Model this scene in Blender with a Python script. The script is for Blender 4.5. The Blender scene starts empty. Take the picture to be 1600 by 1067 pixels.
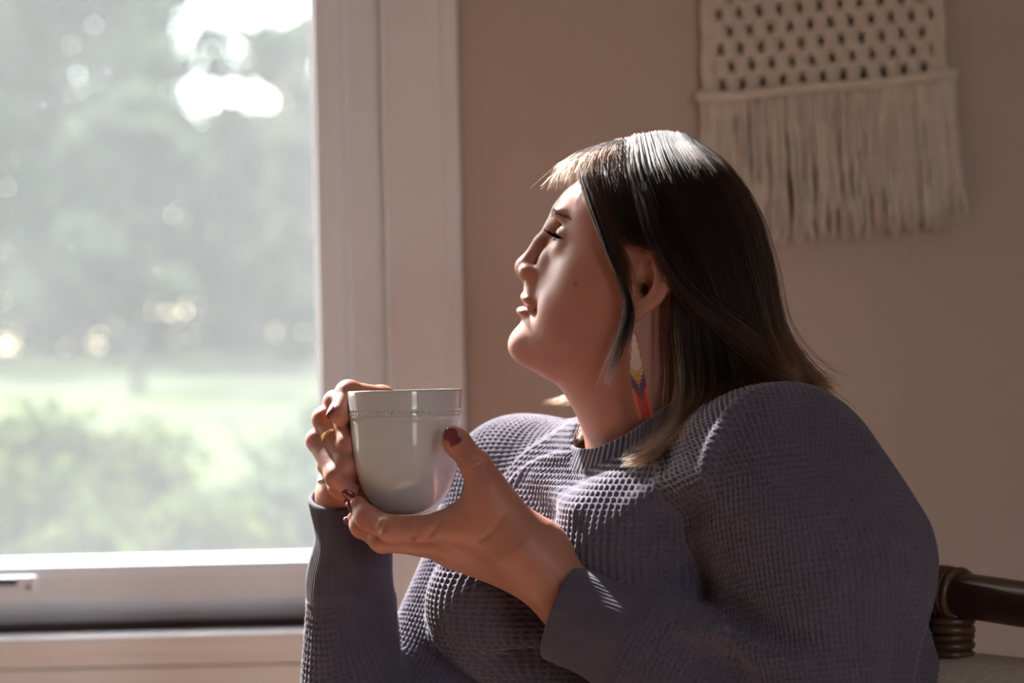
import bpy, bmesh, math, random
import numpy as np
from math import sin, cos, pi, radians, sqrt, atan2
from mathutils import Matrix, Vector

scene = bpy.context.scene
col = scene.collection
rng = np.random.default_rng(7)
random.seed(7)

# ------------------------------------------------------------------ camera
LENS = 70.0
FPX = LENS / 36.0 * 1600
CAM = np.array([0.0, -1.867, 1.03])
PITCH = radians(1.25)
ROLL = radians(1.3)

def rotx(a):
    return np.array([[1, 0, 0], [0, cos(a), -sin(a)], [0, sin(a), cos(a)]])
def rotz(a):
    return np.array([[cos(a), -sin(a), 0], [sin(a), cos(a), 0], [0, 0, 1]])
CR = rotx(pi / 2 + PITCH) @ rotz(-ROLL)

cam_data = bpy.data.cameras.new('camera')
cam = bpy.data.objects.new('camera', cam_data)
col.objects.link(cam)
cam_data.lens = LENS
cam_data.sensor_width = 36.0
cam_data.clip_start = 0.05
cam_data.clip_end = 300
M4 = Matrix([[*CR[0], CAM[0]], [*CR[1], CAM[1]], [*CR[2], CAM[2]], [0, 0, 0, 1]])
cam.matrix_world = M4
cam_data.dof.use_dof = True
cam_data.dof.focus_distance = 1.77
cam_data.dof.aperture_fstop = 3.5
cam_data.dof.aperture_blades = 0
scene.camera = cam

# ------------------------------------------------------------------ sky, sun, exposure
SUN_DIR = np.array([-0.40, 0.59, 0.70])          # towards the sun
SUN_DIR = SUN_DIR / np.linalg.norm(SUN_DIR)
world = bpy.data.worlds.new('sky')
scene.world = world
world.use_nodes = True
wn = world.node_tree
bg = wn.nodes['Background']
sky = wn.nodes.new('ShaderNodeTexSky')
sky.sky_type = 'NISHITA'
sky.sun_disc = False
sky.sun_elevation = math.asin(SUN_DIR[2])
sky.sun_rotation = atan2(SUN_DIR[0], SUN_DIR[1])
sky.air_density = 1.2
sky.dust_density = 2.5
wn.links.new(sky.outputs['Color'], bg.inputs['Color'])
bg.inputs['Strength'].default_value = 1.25

sun_data = bpy.data.lights.new('sun', 'SUN')
sun_data.energy = 44.0
sun_data.angle = radians(1.6)
sun_data.color = (1.0, 0.97, 0.98)
sun_ob = bpy.data.objects.new('sun', sun_data)
col.objects.link(sun_ob)
sun_ob.location = (-3, 2, 4)
sun_ob.rotation_euler = Vector(SUN_DIR).to_track_quat('Z', 'Y').to_euler()

# daylight of the second window, in the wall behind the camera
fill_data = bpy.data.lights.new('window_daylight', 'AREA')
fill_data.shape = 'RECTANGLE'
fill_data.size = 0.6
fill_data.size_y = 1.8
fill_data.energy = 9.0
fill_data.color = (1.0, 0.96, 0.97)
fill_ob = bpy.data.objects.new('window_daylight', fill_data)
col.objects.link(fill_ob)
fill_ob.location = (1.25, -3.37, 1.15)
fill_ob.rotation_euler = Vector((0, -1, 0)).to_track_quat('Z', 'Y').to_euler()

scene.view_settings.view_transform = 'Standard'
scene.view_settings.look = 'None'
scene.view_settings.gamma = 1.0
scene.view_settings.use_curve_mapping = False
scene.view_settings.exposure = 0.06

# ------------------------------------------------------------------ pixel helpers (1600 x 1067 frame)
def ray(px, py):
    return CR @ np.array([(px - 800) / FPX, (533.5 - py) / FPX, -1.0])
def P(px, py, y):
    """point seen at a pixel, at depth y of the room"""
    d = ray(px, py)
    return CAM + d * ((y - CAM[1]) / d[1])

# ------------------------------------------------------------------ object helpers
def put(o, parent=None, label=None, cat=None, group=None, kind=None):
    if o.name not in col.objects:
        col.objects.link(o)
    if parent is not None:
        o.parent = parent
        o.matrix_parent_inverse = parent_inv(parent)
    if label: o['label'] = label
    if cat: o['category'] = cat
    if group: o['group'] = group
    if kind: o['kind'] = kind
    return o

def parent_inv(p):
    return Matrix.LocRotScale(p.location, p.rotation_euler, p.scale).inverted()

def empty(name, loc, **kw):
    o = bpy.data.objects.new(name, None)
    o.empty_display_size = 0.05
    o.location = loc
    return put(o, **kw)

def mesh_data(name, verts, faces, mat=None, smooth=True):
    me = bpy.data.meshes.new(name)
    verts = np.asarray(verts, dtype=np.float32)
    if isinstance(faces, np.ndarray):
        n = faces.shape[1]
        me.vertices.add(len(verts))
        me.vertices.foreach_set('co', verts.ravel())
        me.loops.add(faces.size)
        me.loops.foreach_set('vertex_index', faces.astype(np.int32).ravel())
        me.polygons.add(len(faces))
        me.polygons.foreach_set('loop_start', np.arange(0, faces.size, n, dtype=np.int32))
        me.update(calc_edges=True)
        me.validate()
    else:
        me.from_pydata([tuple(map(float, v)) for v in verts], [], [tuple(int(i) for i in f) for f in faces])
    if smooth:
        me.polygons.foreach_set('use_smooth', np.ones(len(me.polygons), dtype=bool))
    for m in (mat if isinstance(mat, (list, tuple)) else [mat]):
        if m is not None:
            me.materials.append(m)
    me.update()
    return me

def obj(name, me, **kw):
    return put(bpy.data.objects.new(name, me), **kw)

class MB:
    """collects solids into one mesh"""
    def __init__(self): self.v = []; self.f = []; self.mi = []
    def add(self, v, f, mi=0):
        o = len(self.v)
        self.v += [tuple(map(float, p)) for p in v]
        self.f += [tuple(int(i) + o for i in q) for q in f]
        self.mi += [mi] * len(f)
    def box(self, a, b, ch=0.0, mi=0):
        """box from corner a to corner b, edges chamfered by ch"""
        a = np.minimum(a, b).astype(float), np.maximum(a, b).astype(float)
        lo, hi = a
        if ch <= 0:
            v = [(x, y, z) for x in (lo[0], hi[0]) for y in (lo[1], hi[1]) for z in (lo[2], hi[2])]
            f = [(0, 1, 3, 2), (4, 6, 7, 5), (0, 4, 5, 1), (2, 3, 7, 6), (0, 2, 6, 4), (1, 5, 7, 3)]
            self.add(v, f, mi); return
        bm = bmesh.new()
        bmesh.ops.create_cube(bm, size=1.0)
        for q in bm.verts:
            for k in range(3):
                q.co[k] = lo[k] if q.co[k] < 0 else hi[k]
        bmesh.ops.bevel(bm, geom=list(bm.edges), offset=ch, segments=2, affect='EDGES', profile=0.6)
        bm.verts.index_update()
        self.add([q.co[:] for q in bm.verts], [[q.index for q in fc.verts] for fc in bm.faces], mi)
        bm.free()
    def tube(self, pts, rad, n=10, caps=True, closed=False, mi=0):
        v, f = tube_geo(pts, rad, n, caps, closed)
        self.add(v, f, mi)
    def build(self, name, mat, smooth=True, **kw):
        me = mesh_data(name, self.v, self.f, mat, smooth)
        if any(self.mi):
            me.polygons.foreach_set('material_index', np.array(self.mi, dtype=np.int32))
        return obj(name, me, **kw)

def tube_geo(pts, rad, n=10, caps=True, closed=False):
    pts = np.asarray(pts, float)
    m = len(pts)
    rad = np.broadcast_to(np.asarray(rad, float), (m,))
    if closed:
        tan = np.roll(pts, -1, 0) - np.roll(pts, 1, 0)
    else:
        tan = np.gradient(pts, axis=0)
    tan = tan / (np.linalg.norm(tan, axis=1, keepdims=True) + 1e-12)
    ref = np.array([0, 0, 1.0]) if abs(tan[0][2]) < 0.9 else np.array([1.0, 0, 0])
    nrm = np.cross(tan[0], ref); nrm /= np.linalg.norm(nrm)
    V = []
    ang = np.linspace(0, 2 * pi, n, endpoint=False)
    for i in range(m):
        nrm = nrm - tan[i] * (nrm @ tan[i]); nrm /= np.linalg.norm(nrm) + 1e-12
        b = np.cross(tan[i], nrm)
        V.append(pts[i] + rad[i] * (np.cos(ang)[:, None] * nrm + np.sin(ang)[:, None] * b))
    V = np.concatenate(V)
    F = []
    for i in range(m if closed else m - 1):
        j = (i + 1) % m
        for k in range(n):
            F.append((i * n + k, i * n + (k + 1) % n, j * n + (k + 1) % n, j * n + k))
    if caps and not closed:
        F.append(tuple(range(n - 1, -1, -1)))
        F.append(tuple((m - 1) * n + k for k in range(n)))
    return V, F

def spline(pts, n, closed=False):
    """Catmull-Rom through points (any dimension)"""
    pts = np.asarray(pts, float)
    m = len(pts)
    seg = m if closed else m - 1
    t = np.linspace(0, seg, n, endpoint=not closed)
    i = np.minimum(t.astype(int), seg - 1)
    u = (t - i)[:, None]
    def g(k):
        if closed: return pts[k % m]
        lo = 2 * pts[0] - pts[1]; hi = 2 * pts[-1] - pts[-2]
        ext = np.vstack([lo, pts, hi])
        return ext[np.clip(k + 1, 0, m + 1)]
    p0, p1, p2, p3 = g(i - 1), g(i), g(i + 1), g(i + 2)
    return 0.5 * ((2 * p1) + (-p0 + p2) * u + (2 * p0 - 5 * p1 + 4 * p2 - p3) * u ** 2 + (-p0 + 3 * p1 - 3 * p2 + p3) * u ** 3)

# ------------------------------------------------------------------ material helpers
def mat(name, color, rough=0.6, spec=0.5, metal=0.0, bump=None, vary=None, sheen=0.0, sss=0.0, coat=0.0, attr=None):
    """Principled material with procedural colour variation and relief.
    bump=(scale, strength, distance), vary=(scale, colour2, amount)"""
    m = bpy.data.materials.new(name)
    m.use_nodes = True
    nt = m.node_tree; N = nt.nodes; K = nt.links
    b = N['Principled BSDF']
    b.inputs['Base Color'].default_value = (*color, 1)
    b.inputs['Roughness'].default_value = rough
    b.inputs['Specular IOR Level'].default_value = spec
    b.inputs['Metallic'].default_value = metal
    if sheen:
        b.inputs['Sheen Weight'].default_value = sheen
        b.inputs['Sheen Roughness'].default_value = 0.4
    if coat:
        b.inputs['Coat Weight'].default_value = coat
        b.inputs['Coat Roughness'].default_value = 0.04
    if sss:
        b.inputs['Subsurface Weight'].default_value = sss
        b.inputs['Subsurface Radius'].default_value = (1.0, 0.35, 0.2)
        b.inputs['Subsurface Scale'].default_value = 0.010
    tc = N.new('ShaderNodeTexCoord')
    src = None
    if attr:
        a = N.new('ShaderNodeAttribute'); a.attribute_name = attr
        src = a.outputs['Color']
        K.new(src, b.inputs['Base Color'])
    if vary:
        nz = N.new('ShaderNodeTexNoise'); nz.inputs['Scale'].default_value = vary[0]; nz.inputs['Detail'].default_value = 4
        K.new(tc.outputs['Object'], nz.inputs['Vector'])
        mr = N.new('ShaderNodeMapRange')
        mr.inputs['From Min'].default_value = 0.35; mr.inputs['From Max'].default_value = 0.65
        mr.inputs['To Max'].default_value = vary[2]
        K.new(nz.outputs['Fac'], mr.inputs['Value'])
        mx = N.new('ShaderNodeMix'); mx.data_type = 'RGBA'
        if src is not None: K.new(src, mx.inputs['A'])
        else: mx.inputs['A'].default_value = (*color, 1)
        mx.inputs['B'].default_value = (*vary[1], 1)
        K.new(mr.outputs['Result'], mx.inputs['Factor'])
        K.new(mx.outputs['Result'], b.inputs['Base Color'])
    if bump:
        nz = N.new('ShaderNodeTexNoise'); nz.inputs['Scale'].default_value = bump[0]; nz.inputs['Detail'].default_value = 3
        K.new(tc.outputs['Object'], nz.inputs['Vector'])
        bp = N.new('ShaderNodeBump'); bp.inputs['Strength'].default_value = bump[1]; bp.inputs['Distance'].default_value = bump[2]
        K.new(nz.outputs['Fac'], bp.inputs['Height'])
        K.new(bp.outputs['Normal'], b.inputs['Normal'])
    return m

# ================================================================== THE ROOM
WY = 0.70                    # face of the window wall
XL, XR, YF, ZC = -2.3, 2.2, -3.4, 2.8
m_wall = mat('painted_wall', (0.53, 0.408, 0.340), 0.75, 0.3, bump=(180, 0.15, 0.002), vary=(3, (0.515, 0.39, 0.322), 0.6))
m_ceil = mat('ceiling_paint', (0.78, 0.76, 0.72), 0.8, 0.2, bump=(120, 0.2, 0.002))
m_trim = mat('white_trim_paint', (0.80, 0.77, 0.76), 0.42, 0.4, bump=(60, 0.05, 0.001), vary=(6, (0.77, 0.74, 0.73), 0.5))
m_vinyl = mat('white_vinyl', (0.80, 0.79, 0.81), 0.38, 0.45, vary=(5, (0.77, 0.76, 0.78), 0.5))

# window opening (world x, z) measured on the wall
wx1 = P(603, 300, WY)[0]          # inner edge of the side casing
wx0 = wx1 - 1.75
wz0 = P(300, 983, WY)[2]          # top of the stool
wz1 = 2.5

mb = MB()
T = 0.14
mb.box((XL, WY, 0), (wx0, WY + T, ZC)); mb.box((wx1, WY, 0), (XR, WY + T, ZC))
mb.box((wx0, WY, 0), (wx1, WY + T, wz0)); mb.box((wx0, WY, wz1), (wx1, WY + T, ZC))
mb.build('wall_back', m_wall, False, kind='structure')
mb = MB(); mb.box((XL - T, YF - T, 0), (XL, WY + T, ZC)); mb.build('wall_left', m_wall, False, kind='structure')
mb = MB(); mb.box((XR, YF - T, 0), (XR + T, WY + T, ZC)); mb.build('wall_right', m_wall, False, kind='structure')
mb = MB()                         # wall behind the camera, with the second window's opening
mb.box((XL, YF - T, 0), (0.90, YF, ZC)); mb.box((1.60, YF - T, 0), (XR, YF, ZC))
mb.box((0.90, YF - T, 0), (1.60, YF, 0.20)); mb.box((0.90, YF - T, 2.10), (1.60, YF, ZC))
mb.build('wall_front', m_wall, False, kind='structure')
mb = MB(); mb.box((XL - T, YF - T, ZC), (XR + T, WY + T, ZC + 0.1)); mb.build('ceiling', m_ceil, False, kind='structure')

# plank floor
m_floor_base = mat('floor_underlay', (0.12, 0.07, 0.04), 0.8)
m_plank = mat('oak_plank', (0.36, 0.21, 0.135), 0.45, 0.4, bump=(90, 0.15, 0.001), vary=(14, (0.32, 0.18, 0.09), 0.8))
mb = MB(); mb.box((XL - T, YF - T, -0.1), (XR + T, WY + T, -0.016))
floor = mb.build('floor', m_floor_base, False, kind='structure')
pm = MB(); pm.box((-0.597, -0.072, -0.016), (0.597, 0.072, 0.0), 0.003)
plank_me = mesh_data('plank', pm.v, pm.f, m_plank, False)
n = 0
yy = YF + 0.075
row = 0
while yy < WY:
    xx = XL + (row * 0.37) % 0.6
    xs = np.arange(xx, XR - 0.3, 1.2)
    for x in xs:
        if n < 295 and yy > -2.6:
            o = bpy.data.objects.new('plank', plank_me); o.location = (x + 0.3, yy, 0); put(o, parent=floor); n += 1
    yy += 0.147; row += 1

# casing, jambs, stool of the window
def wb(x0, x1, y0, y1, z0, z1, ch=0.003):
    m = MB(); m.box((x0, y0, z0), (x1, y1, z1), ch); return m
cas_w = P(716, 300, WY)[0] - wx1
trim = empty('trim_1', (wx1, WY, wz0), kind='structure', label='white painted casing boards framing the window')
mb = MB()
mb.box((wx1, WY - 0.019, wz0 - 0.02), (wx1 + cas_w, WY, wz1 + 0.09), 0.003)
mb.box((wx1 + cas_w * 0.80, WY - 0.024, wz0 - 0.02), (wx1 + cas_w + 0.004, WY - 0.002, wz1 + 0.09), 0.004)
mb.box((wx1, WY - 0.023, wz0 - 0.02), (wx1 + 0.007, WY - 0.002, wz1 + 0.09), 0.003)
mb.build('side_casing', m_trim, False, parent=trim)
mb = MB(); mb.box((wx0 - cas_w, WY - 0.019, wz0 - 0.02), (wx0, WY, wz1 + 0.09), 0.003); mb.build('side_casing', m_trim, False, parent=trim)
mb = MB(); mb.box((wx0, WY - 0.019, wz1), (wx1, WY, wz1 + 0.09), 0.003); mb.build('head_casing', m_trim, False, parent=trim)
mb = MB(); mb.box((wx0 - cas_w - 0.03, WY - 0.055, wz0 - 0.022), (wx1 + cas_w * 0.0 + 0.0, WY + 0.06, wz0), 0.006)
mb.build('stool', m_trim, False, parent=trim)
za = P(200, 1038, WY)[2]
mb = MB(); mb.box((wx0 - cas_w, WY - 0.020, za), (wx1, WY, wz0 - 0.022), 0.003)
mb.box((wx0 - cas_w, WY - 0.016, za - 0.09), (wx1, WY, za - 0.002), 0.003)
mb.build('apron', m_trim, False, parent=trim)

# sash window: jamb liner, sash frame, glass, insect screen
win = empty('window_1', (wx0, WY, wz0), kind='structure', label='white vinyl window with dusty screen overlooking the garden')
xj = P(545, 300, WY + 0.02)[0]    # jamb liner / sash joint
xs1 = P(491, 0, WY + 0.045)[0]    # sash inner edge
zs0 = P(250, 970, WY + 0.02)[2]   # bottom of the rail
zs1 = P(250, 873, WY + 0.045)[2]  # glass edge at the rail
mb = MB()
mb.box((xj, WY + 0.006, wz0), (wx1, WY + T, wz1), 0.002)
mb.box((xj - 0.004, WY + 0.014, wz0), (xj + 0.012, WY + 0.04, wz1), 0.002)
mb.box((wx0, WY + 0.006, wz0), (wx0 + 0.04, WY + T, wz1), 0.002)
mb.box((wx0, WY + 0.006, wz1 - 0.04), (wx1, WY + T, wz1), 0.002)
mb.build('jamb_liner', m_vinyl, False, parent=win)
mb = MB()
lx0 = wx0 + 0.045
mb.box((xs1, WY + 0.022, zs0), (xj - 0.003, WY + 0.075, wz1 - 0.045), 0.004)
mb.box((xs1 - 0.006, WY + 0.040, zs1), (xs1 + 0.002, WY + 0.060, wz1 - 0.09), 0.002)
mb.box((lx0, WY + 0.022, zs0), (lx0 + 0.05, WY + 0.075, wz1 - 0.045), 0.004)
mb.box((lx0, WY + 0.022, wz1 - 0.10), (xj - 0.003, WY + 0.075, wz1 - 0.045), 0.004)
mb.build('sash_frame', m_vinyl, False, parent=win)
zr = 2.048                        # added unseen meeting rails above the view, set to shade the upper face
mb = MB(); mb.box((lx0, WY + 0.022, zr), (xj - 0.003, WY + 0.062, zr + 0.045), 0.003); mb.build('added_shade_rail', m_vinyl, False, parent=win)
mb = MB(); mb.box((lx0, WY + 0.062, zr), (xj - 0.003, WY + 0.088, zr + 0.045), 0.003); mb.build('added_shade_rail', m_vinyl, False, parent=win)
mb = MB()
# bottom rail: raised glazing lip and sloped face
zb = zs0; zt = zs1
prof = [(0.075, zb), (0.028, zb), (0.018, zb + 0.012), (0.006, zb + 0.03), (0.006, zt - 0.018), (0.013, zt - 0.004), (0.03, zt + 0.001), (0.05, zt + 0.004), (0.075, zt + 0.004)]
V = [(x, WY + a, b) for x in (lx0 + 0.05, xs1) for a, b in prof]
k = len(prof)
Fc = [(i, (i + 1) % k, k + (i + 1) % k, k + i) for i in range(k)] + [tuple(range(k - 1, -1, -1)), tuple(range(k, 2 * k))]
mb.add(V, Fc)
mb.build('bottom_rail', m_vinyl, False, parent=win)
# dark-coloured strip standing in for the shadowed gap below the rail
m_gap = mat('shadow_gap_strip', (0.10, 0.085, 0.08), 0.8)
mb = MB(); mb.box((wx0 + 0.04, WY + 0.03, wz0), (xj, WY + 0.08, zs0), 0.0); mb.build('shadow_gap_strip', m_gap, False, parent=win)
# latch at the lower left
c = P(18, 913, WY)
lt = MB()
lt.box((c[0] - 0.06, WY - 0.001, c[2] - 0.012), (c[0] + 0.032, WY + 0.008, c[2] + 0.010), 0.003)
latch = lt.build('latch', m_vinyl, False, parent=win)
m_dark = mat('dark_plastic', (0.08, 0.08, 0.085), 0.45)
lt = MB()
lt.box((c[0] - 0.055, WY - 0.007, c[2] - 0.001), (c[0] + 0.008, WY - 0.001, c[2] + 0.009), 0.002)
lt.tube([(c[0] + 0.022, WY - 0.003, c[2] - 0.004), (c[0] + 0.022, WY + 0.001, c[2] - 0.004)], 0.003, 10)
lt.build('latch_slot', m_dark, False, parent=latch)

# glass: clear with a faint reflection
def glass_mat():
    m = bpy.data.materials.new('window_glass'); m.use_nodes = True
    nt = m.node_tree; N = nt.nodes; K = nt.links
    out = N['Material Output']; N.remove(N['Principled BSDF'])
    tr = N.new('ShaderNodeBsdfTransparent'); tr.inputs['Color'].default_value = (0.95, 0.97, 0.96, 1)
    gl = N.new('ShaderNodeBsdfGlossy'); gl.inputs['Roughness'].default_value = 0.02
    mx = N.new('ShaderNodeMixShader'); mx.inputs['Fac'].default_value = 0.04
    K.new(tr.outputs[0], mx.inputs[1]); K.new(gl.outputs[0], mx.inputs[2]); K.new(mx.outputs[0], out.inputs['Surface'])
    return m
def screen_mat():
    """fine insect mesh: part open, part grey thread that scatters daylight; dusty spots"""
    m = bpy.data.materials.new('insect_screen_mesh'); m.use_nodes = True
    nt = m.node_tree; N = nt.nodes; K = nt.links
    out = N['Material Output']; N.remove(N['Principled BSDF'])
    tr = N.new('ShaderNodeBsdfTransparent')
    tl = N.new('ShaderNodeBsdfTranslucent'); tl.inputs['Color'].default_value = (0.15, 0.152, 0.155, 1)
    df = N.new('ShaderNodeBsdfDiffuse'); df.inputs['Color'].default_value = (0.2, 0.2, 0.21, 1)
    m1 = N.new('ShaderNodeMixShader'); m1.inputs['Fac'].default_value = 0.25
    K.new(tl.outputs[0], m1.inputs[1]); K.new(df.outputs[0], m1.inputs[2])
    tc = N.new('ShaderNodeTexCoord')
    vo = N.new('ShaderNodeTexVoronoi'); vo.inputs['Scale'].default_value = 34
    K.new(tc.outputs['Object'], vo.inputs['Vector'])
    sp = N.new('ShaderNodeMapRange'); sp.inputs['From Min'].default_value = 0.05; sp.inputs['From Max'].default_value = 0.14
    sp.inputs['To Min'].default_value = 0.35; sp.inputs['To Max'].default_value = 0.0
    K.new(vo.outputs['Distance'], sp.inputs['Value'])
    pick = N.new('ShaderNodeMath'); pick.operation = 'GREATER_THAN'; pick.inputs[1].default_value = 0.80
    sep = N.new('ShaderNodeSeparateColor'); K.new(vo.outputs['Color'], sep.inputs[0]); K.new(sep.outputs[0], pick.inputs[0])
    mu = N.new('ShaderNodeMath'); mu.operation = 'MULTIPLY'; K.new(sp.outputs[0], mu.inputs[0]); K.new(pick.outputs[0], mu.inputs[1])
    nz = N.new('ShaderNodeTexNoise'); nz.inputs['Scale'].default_value = 5; nz.inputs['Detail'].default_value = 5
    K.new(tc.outputs['Object'], nz.inputs['Vector'])
    mr = N.new('ShaderNodeMapRange'); mr.inputs['From Min'].default_value = 0.3; mr.inputs['From Max'].default_value = 0.7
    mr.inputs['To Min'].default_value = SCREEN_LO; mr.inputs['To Max'].default_value = SCREEN_HI
    K.new(nz.outputs['Fac'], mr.inputs['Value'])
    ad = N.new('ShaderNodeMath'); ad.operation = 'ADD'; ad.use_clamp = True
    K.new(mr.outputs[0], ad.inputs[0]); K.new(mu.outputs[0], ad.inputs[1])
    mx = N.new('ShaderNodeMixShader')
    K.new(ad.outputs[0], mx.inputs['Fac']); K.new(tr.outputs[0], mx.inputs[1]); K.new(m1.outputs[0], mx.inputs[2])
    K.new(mx.outputs[0], out.inputs['Surface'])
    return m
SCREEN_LO, SCREEN_HI = 0.34, 0.42
mb = MB(); mb.box((lx0 + 0.04, WY + 0.052, zs1 - 0.01), (xs1 + 0.01, WY + 0.056, wz1 - 0.09)); mb.build('pane', glass_mat(), False, parent=win)
mb = MB(); mb.add([(lx0 + 0.03, WY + 0.095, zs1 - 0.02), (xs1 + 0.03, WY + 0.095, zs1 - 0.02), (xs1 + 0.03, WY + 0.095, wz1 - 0.06), (lx0 + 0.03, WY + 0.095, wz1 - 0.06)], [(0, 1, 2, 3)])
scr = mb.build('insect_screen', screen_mat(), False, parent=win)
mb = MB()
for (a, b) in (((lx0 + 0.02, zs1 - 0.03), (xs1 + 0.04, zs1 - 0.012)), ((lx0 + 0.02, wz1 - 0.075), (xs1 + 0.04, wz1 - 0.055)), ((xs1 + 0.018, zs1 - 0.03), (xs1 + 0.04, wz1 - 0.055)), ((lx0 + 0.02, zs1 - 0.03), (lx0 + 0.04, wz1 - 0.055))):
    mb.box((a[0], WY + 0.088, a[1]), (b[0], WY + 0.102, b[1]), 0.002)
mb.build('screen_frame', m_vinyl, False, parent=scr)

# second window behind the camera (never in the frame; its daylight is the area light at its opening)
win2 = empty('window_2', (1.25, YF, 0.20), kind='structure', label='white framed window in the opposite wall')
for a, b in (((0.90, 0.20), (0.95, 2.10)), ((1.55, 0.20), (1.60, 2.10)), ((0.90, 0.20), (1.60, 0.25)), ((0.90, 2.05), (1.60, 2.10))):
    mb = MB(); mb.box((a[0], YF - 0.09, a[1]), (b[0], YF - 0.03, b[1]), 0.003); mb.build('sash_bar', m_vinyl, False, parent=win2)
bb = MB(); bb.box((wx1 + cas_w, WY - 0.014, 0), (XR, WY, 0.11), 0.004); bb.box((XL, WY - 0.014, 0), (wx1 + cas_w, WY, 0.11), 0.004)
bb.build('baseboard_back', m_trim, False, kind='structure')

# ================================================================== THE GARDEN OUTSIDE
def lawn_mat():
    return mat('lawn_grass', (0.044, 0.060, 0.004), 0.9, 0.1, bump=(30, 0.6, 0.05), vary=(0.13, (0.007, 0.011, 0.003), 0.95))  # dark noise patches in the grass colour stand in for tree shade
GZ = 0.15
gx = np.linspace(-90, 60, 60); gy = np.linspace(1.2, 125, 50)
V = []; 
for y in gy:
    for x in gx:
        rise = 0.035 * max(0, y - 14) + 0.05 * sin(x * 0.4) * sin(y * 0.3)
        V.append((x, y, GZ + rise))
nx = len(gx)
Fc = [(j * nx + i, j * nx + i + 1, (j + 1) * nx + i + 1, (j + 1) * nx + i) for j in range(len(gy) - 1) for i in range(nx - 1)]
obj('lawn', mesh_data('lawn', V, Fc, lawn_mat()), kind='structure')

def leaf_mat(name, c1, c2):
    m = bpy.data.materials.new(name); m.use_nodes = True
    nt = m.node_tree; N = nt.nodes; K = nt.links
    out = N['Material Output']; N.remove(N['Principled BSDF'])
    tc = N.new('ShaderNodeTexCoord'); nz = N.new('ShaderNodeTexNoise'); nz.inputs['Scale'].default_value = 1.3; nz.inputs['Detail'].default_value = 3
    K.new(tc.outputs['Object'], nz.inputs['Vector'])
    mx = N.new('ShaderNodeMix'); mx.data_type = 'RGBA'; mx.inputs['A'].default_value = (*c1, 1); mx.inputs['B'].default_value = (*c2, 1)
    K.new(nz.outputs['Fac'], mx.inputs['Factor'])
    d = N.new('ShaderNodeBsdfDiffuse'); t = N.new('ShaderNodeBsdfTranslucent')
    K.new(mx.outputs['Result'], d.inputs['Color']); K.new(mx.outputs['Result'], t.inputs['Color'])
    ms = N.new('ShaderNodeMixShader'); ms.inputs['Fac'].default_value = 0.45
    K.new(d.outputs[0], ms.inputs[1]); K.new(t.outputs[0], ms.inputs[2]); K.new(ms.outputs[0], out.inputs['Surface'])
    return m
m_leafA = leaf_mat('tree_leaves', (0.045, 0.062, 0.035), (0.085, 0.105, 0.055))
m_leafB = leaf_mat('shrub_leaves', (0.045, 0.062, 0.016), (0.09, 0.105, 0.032))
m_leafC = leaf_mat('autumn_leaves', (0.10, 0.085, 0.04), (0.075, 0.085, 0.04))
m_bark = mat('bark', (0.13, 0.10, 0.08), 0.9, 0.1, bump=(12, 0.8, 0.03), vary=(4, (0.09, 0.07, 0.055), 0.8))

def leaves_mesh(name, blobs, count, size, material):
    """leaf blades scattered through ellipsoidal clumps: blobs = [(centre, radii)]"""
    w = np.array([b[1][0] * b[1][1] * b[1][2] for b in blobs]) ** 0.67
    w = w / w.sum()
    cs = np.array([b[0] for b in blobs]); rs = np.array([b[1] for b in blobs])
    k = rng.choice(len(blobs), count, p=w)
    d = rng.normal(size=(count, 3)); d /= np.linalg.norm(d, axis=1, keepdims=True)
    c = cs[k] + d * rs[k] * (rng.random((count, 1)) ** 0.45)
    a = rng.normal(size=(count, 3)); a /= np.linalg.norm(a, axis=1, keepdims=True)
    b = np.cross(a, rng.normal(size=(count, 3))); b /= np.linalg.norm(b, axis=1, keepdims=True)
    s = size * (0.6 + 0.8 * rng.random((count, 1)))
    v = np.stack([c - a * s, c + b * s * 0.45, c + a * s, c - b * s * 0.45], 1).reshape(-1, 3)
    f = np.arange(count * 4).reshape(-1, 4)
    return mesh_data(name, v, f, material, False)

def tree(x, y, h, r, label, material, n=2600, group='trees beyond the lawn', low=0.12):
    gz = GZ + 0.035 * max(0, y - 14)
    root = empty('garden_tree', (x, y, gz), label=label, cat='tree', group=group)
    tb = MB()
    tr = [(x, y, gz - 0.1)]
    for k in range(1, 6):
        tr.append((x + 0.12 * r * sin(k * 1.7 + x), y + 0.1 * r * cos(k * 2.1 + y), gz + h * 0.75 * k / 5))
    tb.tube(spline(tr, 14), np.linspace(0.024 * h ** 0.85, 0.010 * h ** 0.85, 14), 8)
    for k in range(6):
        a = k * 1.05 + x; z0 = gz + h * (0.3 + 0.07 * k)
        tb.tube(spline([(x, y, z0), (x + 0.4 * r * cos(a), y + 0.4 * r * sin(a), z0 + 0.1 * h), (x + 0.8 * r * cos(a), y + 0.8 * r * sin(a), z0 + 0.16 * h)], 6), np.linspace(0.09, 0.03, 6), 6)
    tb.build('trunk', m_bark, parent=root)
    blobs = []
    for k in range(22):
        a = rng.random() * 6.28; q = r * sqrt(rng.random()) * 0.8; z = gz + h * (low + (0.94 - low) * rng.random())
        s = r * (0.28 + 0.2 * rng.random())
        blobs.append(((x + q * cos(a), y + q * sin(a), z), (s, s, s * 0.75)))
    me = leaves_mesh('crown', blobs, n, 0.10 + 0.0026 * y, material)
    obj('crown', me, parent=root)
    return root

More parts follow.
